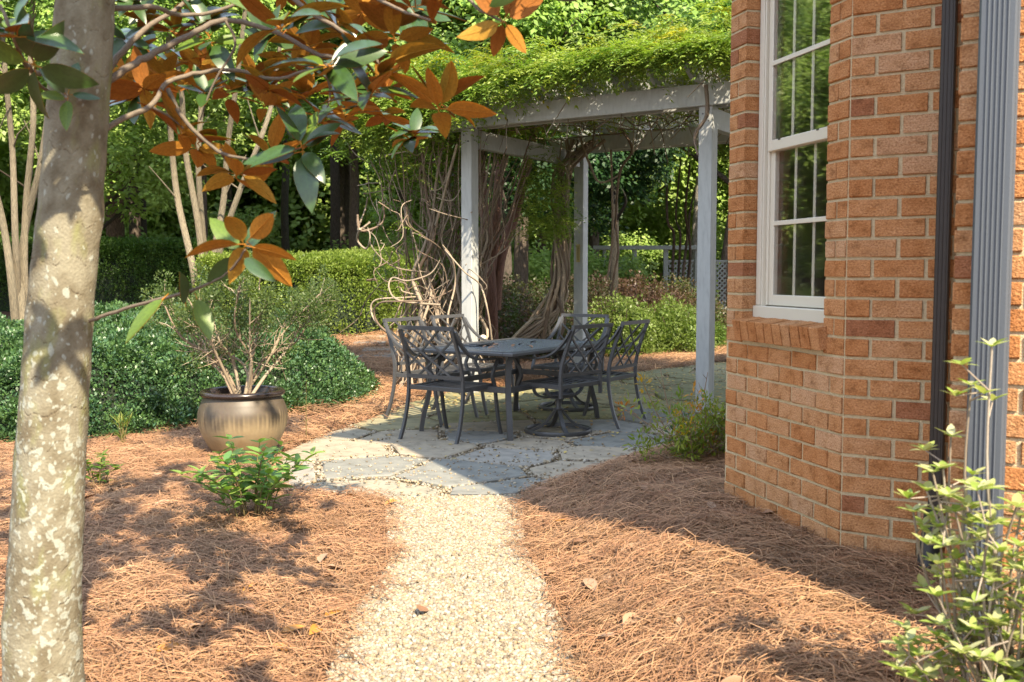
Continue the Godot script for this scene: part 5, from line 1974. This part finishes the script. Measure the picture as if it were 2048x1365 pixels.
func whorl(parent: Node, c: Vector3, axis: Vector3, n: int, l: float, open_lo := -0.2, open_hi := 0.9) -> void:
	axis = axis.normalized()
	var e1 := axis.cross(Vector3.RIGHT if absf(axis.x) < 0.8 else Vector3.BACK).normalized()
	var e2 := axis.cross(e1)
	var turn := R(0, TAU)
	for k in n:
		var a := turn + TAU * k / n + R(-0.3, 0.3)
		var rad := e1 * cos(a) + e2 * sin(a)
		var th := R(open_lo, open_hi)
		var dir := (rad * cos(th) + axis * sin(th)).normalized()
		var up := (axis * cos(th) - rad * sin(th)).normalized()
		var x := up.cross(dir)
		var s := l * R(0.72, 1.12)
		var b := Basis(x, up, dir).rotated(dir, R(-0.5, 0.5)).scaled(Vector3.ONE * s)
		var m: ArrayMesh = mag_young[rng.randi() % 2] if rng.randf() < 0.18 else mag_leaf[rng.randi() % mag_leaf.size()]
		part(parent, "leaf", m, null, Transform3D(b, c + dir * s * 0.14 - axis * R(0, 0.03)))


func make_magnolia() -> void:
	mag_leaf = []
	for q in [[0.10, 0.10, 0.40], [0.28, 0.22, 0.38], [0.42, 0.14, 0.42], [0.0, 0.25, 0.36], [0.18, -0.12, 0.42], [0.35, 0.32, 0.36]]:
		mag_leaf.append(magnolia_leaf(q[0], q[1], q[2]))
	mag_young = [magnolia_leaf(0.15, 0.15, 0.4, true), magnolia_leaf(0.3, 0.2, 0.38, true)]
	var D := 2.8
	var base := at(84, 1420, D)
	base.y = gh(base.x, base.z) - 0.05
	var tree_ := thing("magnolia_tree", "foreground magnolia with pale mottled trunk and large brown-backed glossy leaves", "tree", base)
	var o := -base
	# trunk
	var axis := []
	for q in [[84, 1420], [86, 1250], [94, 1050], [101, 900], [112, 740], [121, 620], [133, 480], [146, 340], [155, 220], [163, 120], [170, 0], [180, -200], [195, -450]]:
		axis.append(at(q[0], q[1], D) + o)
	axis[0] = Vector3(axis[1].x - 0.005, 0, axis[1].z)
	axis = spline(axis, 8)
	var n: int = axis.size()
	var g := Geo.new()
	var sides := 40
	for i in n:
		var t := float(i) / (n - 1)
		var hgt: float = axis[i].y
		var r := lerpf(0.105, 0.073, clampf(hgt / 2.4, 0.0, 1.2)) + 0.05 * exp(-hgt * 9.0)
		for j in sides + 1:
			var a := TAU * (j % sides) / sides
			var rr := r * (1.0 + 0.045 * bump_noise.get_noise_3d(cos(a) * 22, hgt * 60, sin(a) * 22) + 0.012 * sin(hgt * 46.0 + 3.0 * bump_noise.get_noise_2d(a * 9, hgt * 30)))
			# old branch scars
			for s in [[0.86, 0.75], [1.55, 0.2], [2.0, 1.6], [0.4, 2.2]]:
				rr += 0.014 * exp(-pow((hgt - s[0]) / 0.07, 2) - pow(wrapf(a - s[1], -PI, PI) / 0.45, 2))
			g.vert(axis[i] + Vector3(cos(a) * rr, 0, sin(a) * rr), Vector3(cos(a), 0, sin(a)), Color.WHITE, Vector2(float(j) / sides, hgt / 3.4))
	for i in n - 1:
		for j in sides:
			var a := i * (sides + 1) + j
			var b := a + sides + 1
			g.tri(a, a + 1, b + 1, g.n[a])
			g.tri(a, b + 1, b, g.n[a])
	var bark := bark_material()
	part(tree_, "trunk", g.mesh(), bark)
	# branches, as lines of sight with a distance each
	var twig := Color(0.20, 0.155, 0.11)
	var lines := [
		[0.022, [150, 240, 2.8], [200, 175, 2.82], [260, 132, 2.85], [310, 105, 2.9], [380, 70, 2.95], [450, 40, 3.0], [540, 60, 3.0], [640, 110, 2.95], [700, 112, 2.9]],
		[0.02, [170, 200, 2.85], [235, 115, 2.95], [285, 62, 3.0], [370, 5, 3.1], [430, -60, 3.2]],
		[0.016, [160, 290, 2.8], [232, 245, 2.85], [300, 212, 2.9], [335, 165, 2.95], [400, 145, 3.0], [470, 140, 3.05], [545, 158, 3.0], [620, 140, 2.85], [655, 130, 2.7]],
		[0.013, [335, 178, 2.95], [365, 235, 2.95], [420, 290, 2.95], [460, 312, 2.9], [530, 318, 2.85], [600, 296, 2.8]],
		[0.016, [185, 20, 2.85], [300, 14, 2.9], [360, 30, 3.0], [440, 20, 3.05], [560, -30, 3.1]],
		[0.011, [150, 655, 2.8], [190, 638, 2.78], [270, 612, 2.7], [385, 580, 2.6], [455, 545, 2.55], [490, 500, 2.5]],
		[0.014, [540, -60, 3.0], [600, 10, 2.9], [680, 60, 2.85], [740, 110, 2.8], [790, 150, 2.8], [860, 190, 2.8]],
		[0.012, [640, -60, 2.9], [740, -10, 2.8], [800, 20, 2.7], [860, 40, 2.6]], [0.01, [880, -60, 2.6], [930, -10, 2.55], [960, 20, 2.5], [1010, 45, 2.5]],
		[0.015, [110, 150, 2.78], [70, 145, 2.6], [45, 120, 2.5], [20, 60, 2.4], [0, 10, 2.4]], [0.01, [120, 200, 2.75], [80, 170, 2.6], [60, 130, 2.45]], [0.009, [450, 40, 3.0], [470, 90, 3.0], [430, 160, 3.0], [400, 240, 3.0]],
		[0.009, [440, 300, 2.95], [455, 325, 3.0], [475, 345, 3.0]], [0.008, [300, 212, 2.9], [340, 235, 2.95], [370, 260, 3.0]], [0.008, [640, 110, 2.95], [660, 180, 3.0], [650, 230, 3.0]]]
	for l in lines:
		var pts := []
		for k in range(1, l.size()):
			pts.append(at(l[k][0], l[k][1], l[k][2]) + o)
		var bg := Geo.new()
		var bent := spline(pts, 5)
		for k in range(1, bent.size() - 1):
			bent[k] += rdir() * l[0] * 0.12
		bg.tube(bent, [l[0] * 0.55, l[0] * 0.24], 8, twig * R(0.85, 1.25))
		part(tree_, "branch", bg.mesh(), M.vine)
	# whorls of leaves in view: sight line, distance, number, length, axis
	var up := Vector3(0, 1, 0)
	var list := [
		[494, 482, 2.5, 6, 0.15, Vector3(0.15, 0.75, -0.6)], [480, 512, 2.52, 4, 0.13, Vector3(-0.1, -0.15, 0.9)], [655, 128, 2.7, 9, 0.165, Vector3(-0.1, 0.75, 0.75)], [604, 292, 2.8, 9, 0.165, Vector3(0.15, 0.8, 0.75)], [476, 346, 3.0, 9, 0.14, Vector3(0.1, 0.75, -0.65)],
		[762, 135, 2.8, 8, 0.17, Vector3(0.3, 1, -0.1)], [790, 70, 2.9, 8, 0.16, Vector3(0.1, 1, -0.3)], [742, 180, 2.8, 8, 0.17, Vector3(0.0, 0.9, 0.2)], [884, 205, 2.8, 10, 0.16, Vector3(0.35, 0.9, -0.3)],
		[1008, 40, 2.5, 6, 0.13, Vector3(0.1, 0.45, -0.9)], [420, 70, 3.1, 8, 0.15, Vector3(0.2, 0.7, 0.6)], [350, 60, 3.2, 8, 0.15, Vector3(0.2, 1, -0.4)], [560, 50, 2.7, 8, 0.19, Vector3(-0.2, 1, 0.1)], [680, 40, 3.0, 9, 0.16, Vector3(0.4, 0.8, 0.4)],
		[395, 285, 3.1, 8, 0.13, Vector3(0.1, 0.8, -0.6)], [362, 262, 3.0, 6, 0.14, Vector3(-0.1, 1, -0.2)], [530, 205, 3.2, 8, 0.14, Vector3(0.1, 1, -0.4)], [650, 235, 3.1, 8, 0.13, Vector3(0.3, 0.9, 0.35)], [25, 50, 2.4, 7, 0.17, Vector3(-0.2, 0.8, 0.4)],
		[60, 130, 2.45, 6, 0.17, Vector3(0.0, -0.2, 0.6)], [135, 185, 2.66, 5, 0.11, Vector3(0.3, 0.4, 0.7)], [620, 90, 3.1, 8, 0.15, Vector3(0.1, 1, -0.3)], [705, 85, 3.1, 9, 0.15, Vector3(0, 1, -0.3)], [832, 10, 2.8, 7, 0.16, Vector3(0.2, 1, -0.2)], [1062, -40, 2.45, 5, 0.13, Vector3(0.1, -0.5, 0.3)],
		[880, -20, 2.6, 7, 0.16, Vector3(0.2, 1, 0)], [540, 300, 3.1, 6, 0.13, Vector3(0.0, 0.9, -0.3)], [455, 180, 3.3, 8, 0.13, Vector3(0.1, 1, -0.3)], [330, 150, 3.3, 7, 0.13, Vector3(0.1, 1, -0.3)], [590, 130, 3.3, 8, 0.14, Vector3(0, 1, -0.4)], [690, 215, 3.0, 7, 0.15, Vector3(0.2, 0.9, 0.2)],
		[385, 610, 2.6, 1, 0.15, Vector3(0.9, 0.2, 0.6)]]
	for q in list:
		whorl(tree_, at(q[0], q[1], q[2]) + o, q[5], q[3], q[4] * 0.88)
	# the single large leaf that hangs from the low branch
	var lb := at(325, 606, 2.62) + o
	for q in [[Vector3(-0.62, -0.62, 0.25), Vector3(-0.35, 0.7, 0.6), 0.15], [Vector3(0.35, -0.7, 0.3), Vector3(0.4, 0.5, 0.7), 0.12]]:
		var dir: Vector3 = q[0].normalized()
		var y: Vector3 = (q[1] - dir * q[1].dot(dir)).normalized()
		part(tree_, "leaf", mag_young[0], null, Transform3D(Basis(y.cross(dir), y, dir).scaled(Vector3.ONE * q[2]), lb + Vector3(0.09 if q[2] < 0.13 else 0.0, 0.01, 0)))
	# the crown above and behind, as one mass
	var sc := []
	for k in mag_leaf.size():
		sc.append(Scat.new())
	var mass := func(c: Vector3, ax: Vector3, cnt: int, l: float) -> void:
		ax = ax.normalized()
		var e1 := ax.cross(Vector3.RIGHT if absf(ax.x) < 0.8 else Vector3.BACK).normalized()
		var e2 := ax.cross(e1)
		for k in cnt:
			var a := TAU * k / cnt + R(-0.4, 0.4)
			var rad := e1 * cos(a) + e2 * sin(a)
			var th := R(-0.2, 0.9)
			var dir := (rad * cos(th) + ax * sin(th)).normalized()
			var u := (ax * cos(th) - rad * sin(th)).normalized()
			(sc[rng.randi() % sc.size()] as Scat).put(Basis(u.cross(dir), u, dir).scaled(Vector3.ONE * l * R(0.75, 1.1)), c, grey(1))
	for k in 42:
		# farther sprays between the near ones
		var px := R(240, 830)
		mass.call(at(px, R(-60, 235 + 0.08 * (px - 240)), R(3.0, 4.1)) + o, Vector3(R(-0.4, 0.4), R(0.3, 1.0), R(-0.7, 0.8)), 8, R(0.10, 0.145))
	for k in 82:
		var p := Vector3(R(-1.9, 0.25), R(2.25, 3.4), -R(1.0, 3.9))
		if p.y < 1.4 - p.z * 0.30 + 0.12:
			p.y += 0.55
		mass.call(p + o, Vector3(R(-0.4, 0.4), 1, R(-0.4, 0.4)), 8, R(0.13, 0.17))
	for k in 23:
		# sprays on the sunny side of the trunk
		var p := Vector3(-1.2, R(1.45, 2.5), -2.75) + Vector3(0.30, 0.72, 0.63) * R(1.0, 2.2) + rdir() * 0.22
		if p.y > 1.4 - p.z * 0.28 + 0.12:
			mass.call(p + o, Vector3(R(-0.4, 0.4), 1, R(-0.4, 0.4)), 8, R(0.13, 0.17))
	for k in 44:
		var u := rdir()
		mass.call(Vector3(-1.2, 4.3, -2.7) + Vector3(u.x * 1.5, u.y * 1.4, u.z * 1.5) * pow(rng.randf(), 0.4) + o, Vector3(u.x, 1, u.z), 8, R(0.13, 0.17))
	for k in sc.size():
		(sc[k] as Scat).node("crown", mag_leaf[k], null, tree_)


func bark_material() -> StandardMaterial3D:
	var w := 512
	var h := 1024
	var im := Image.create(w, h, false, Image.FORMAT_RGB8)
	var bp := Image.create(w, h, false, Image.FORMAT_RGB8)
	var n1 := FastNoiseLite.new()
	n1.seed = 5
	n1.frequency = 0.012
	n1.fractal_octaves = 4
	var n2 := FastNoiseLite.new()
	n2.seed = 6
	n2.frequency = 0.02
	n2.fractal_octaves = 3
	var n3 := FastNoiseLite.new()
	n3.seed = 7
	n3.frequency = 0.12
	var n4 := FastNoiseLite.new()
	n4.seed = 11
	n4.frequency = 0.02
	n4.fractal_type = FastNoiseLite.FRACTAL_NONE
	for y in h:
		for x in w:
			var a := TAU * x / w
			var cx := cos(a) * 82.0
			var cz := sin(a) * 82.0
			var v := n1.get_noise_3d(cx, y * 2.4, cz)
			var col := Color(0.215, 0.195, 0.14).lerp(Color(0.13, 0.108, 0.07), clampf(v * 1.4 + 0.4, 0, 1))
			# green algae
			col = col.lerp(Color(0.20, 0.21, 0.075), 0.55 * clampf(n1.get_noise_3d(cx + 400, y * 1.2, cz) * 2.2 - 0.25, 0, 1))
			# pale lichen spots
			var li := maxf(n4.get_noise_3d(cx * 1.7, y * 4.1, cz * 1.7 + 90), n4.get_noise_3d(cx * 3.2, y * 7.7, cz * 3.2 + 700) - 0.08) + 0.16 * n3.get_noise_3d(cx * 1.4, y * 3.4, cz * 1.4)
			var low := 1.0 - sst(0.22, 0.5, 1.0 - float(y) / h)
			var spot := sst(0.40, 0.50, li - 0.3 * (1.0 - low))
			col = col.lerp(Color(0.34, 0.36, 0.31), spot * 0.65)
			# fine cross grain and dark rings
			var fine := n3.get_noise_3d(cx * 0.9, y * 9.0, cz * 0.9)
			col = col * (1.0 + 0.22 * fine)
			var ring := absf(sin(y * 0.10 + 2.6 * n1.get_noise_3d(cx * 0.6, y * 0.35, cz * 0.6 + 300)))
			var crack := (1.0 - sst(0.0, 0.07, ring)) * sst(0.0, 0.35, n2.get_noise_3d(cx, y * 0.4, cz + 500) + 0.12)
			col = col.lerp(Color(0.09, 0.065, 0.04), crack * 0.75)
			im.set_pixel(x, y, col.linear_to_srgb())
			bp.set_pixel(x, y, grey(clampf(0.5 + 0.22 * fine + 0.2 * v - 0.4 * crack + 0.12 * spot, 0, 1)))
	var m := mat("magnolia_bark", grey(1.0), 0.9, {"tex": ImageTexture.create_from_image(im), "bump": ImageTexture.create_from_image(bp), "depth": 0.7, "spec": 0.25})
	m.uv1_scale = Vector3(1, -1, 1)
	return m
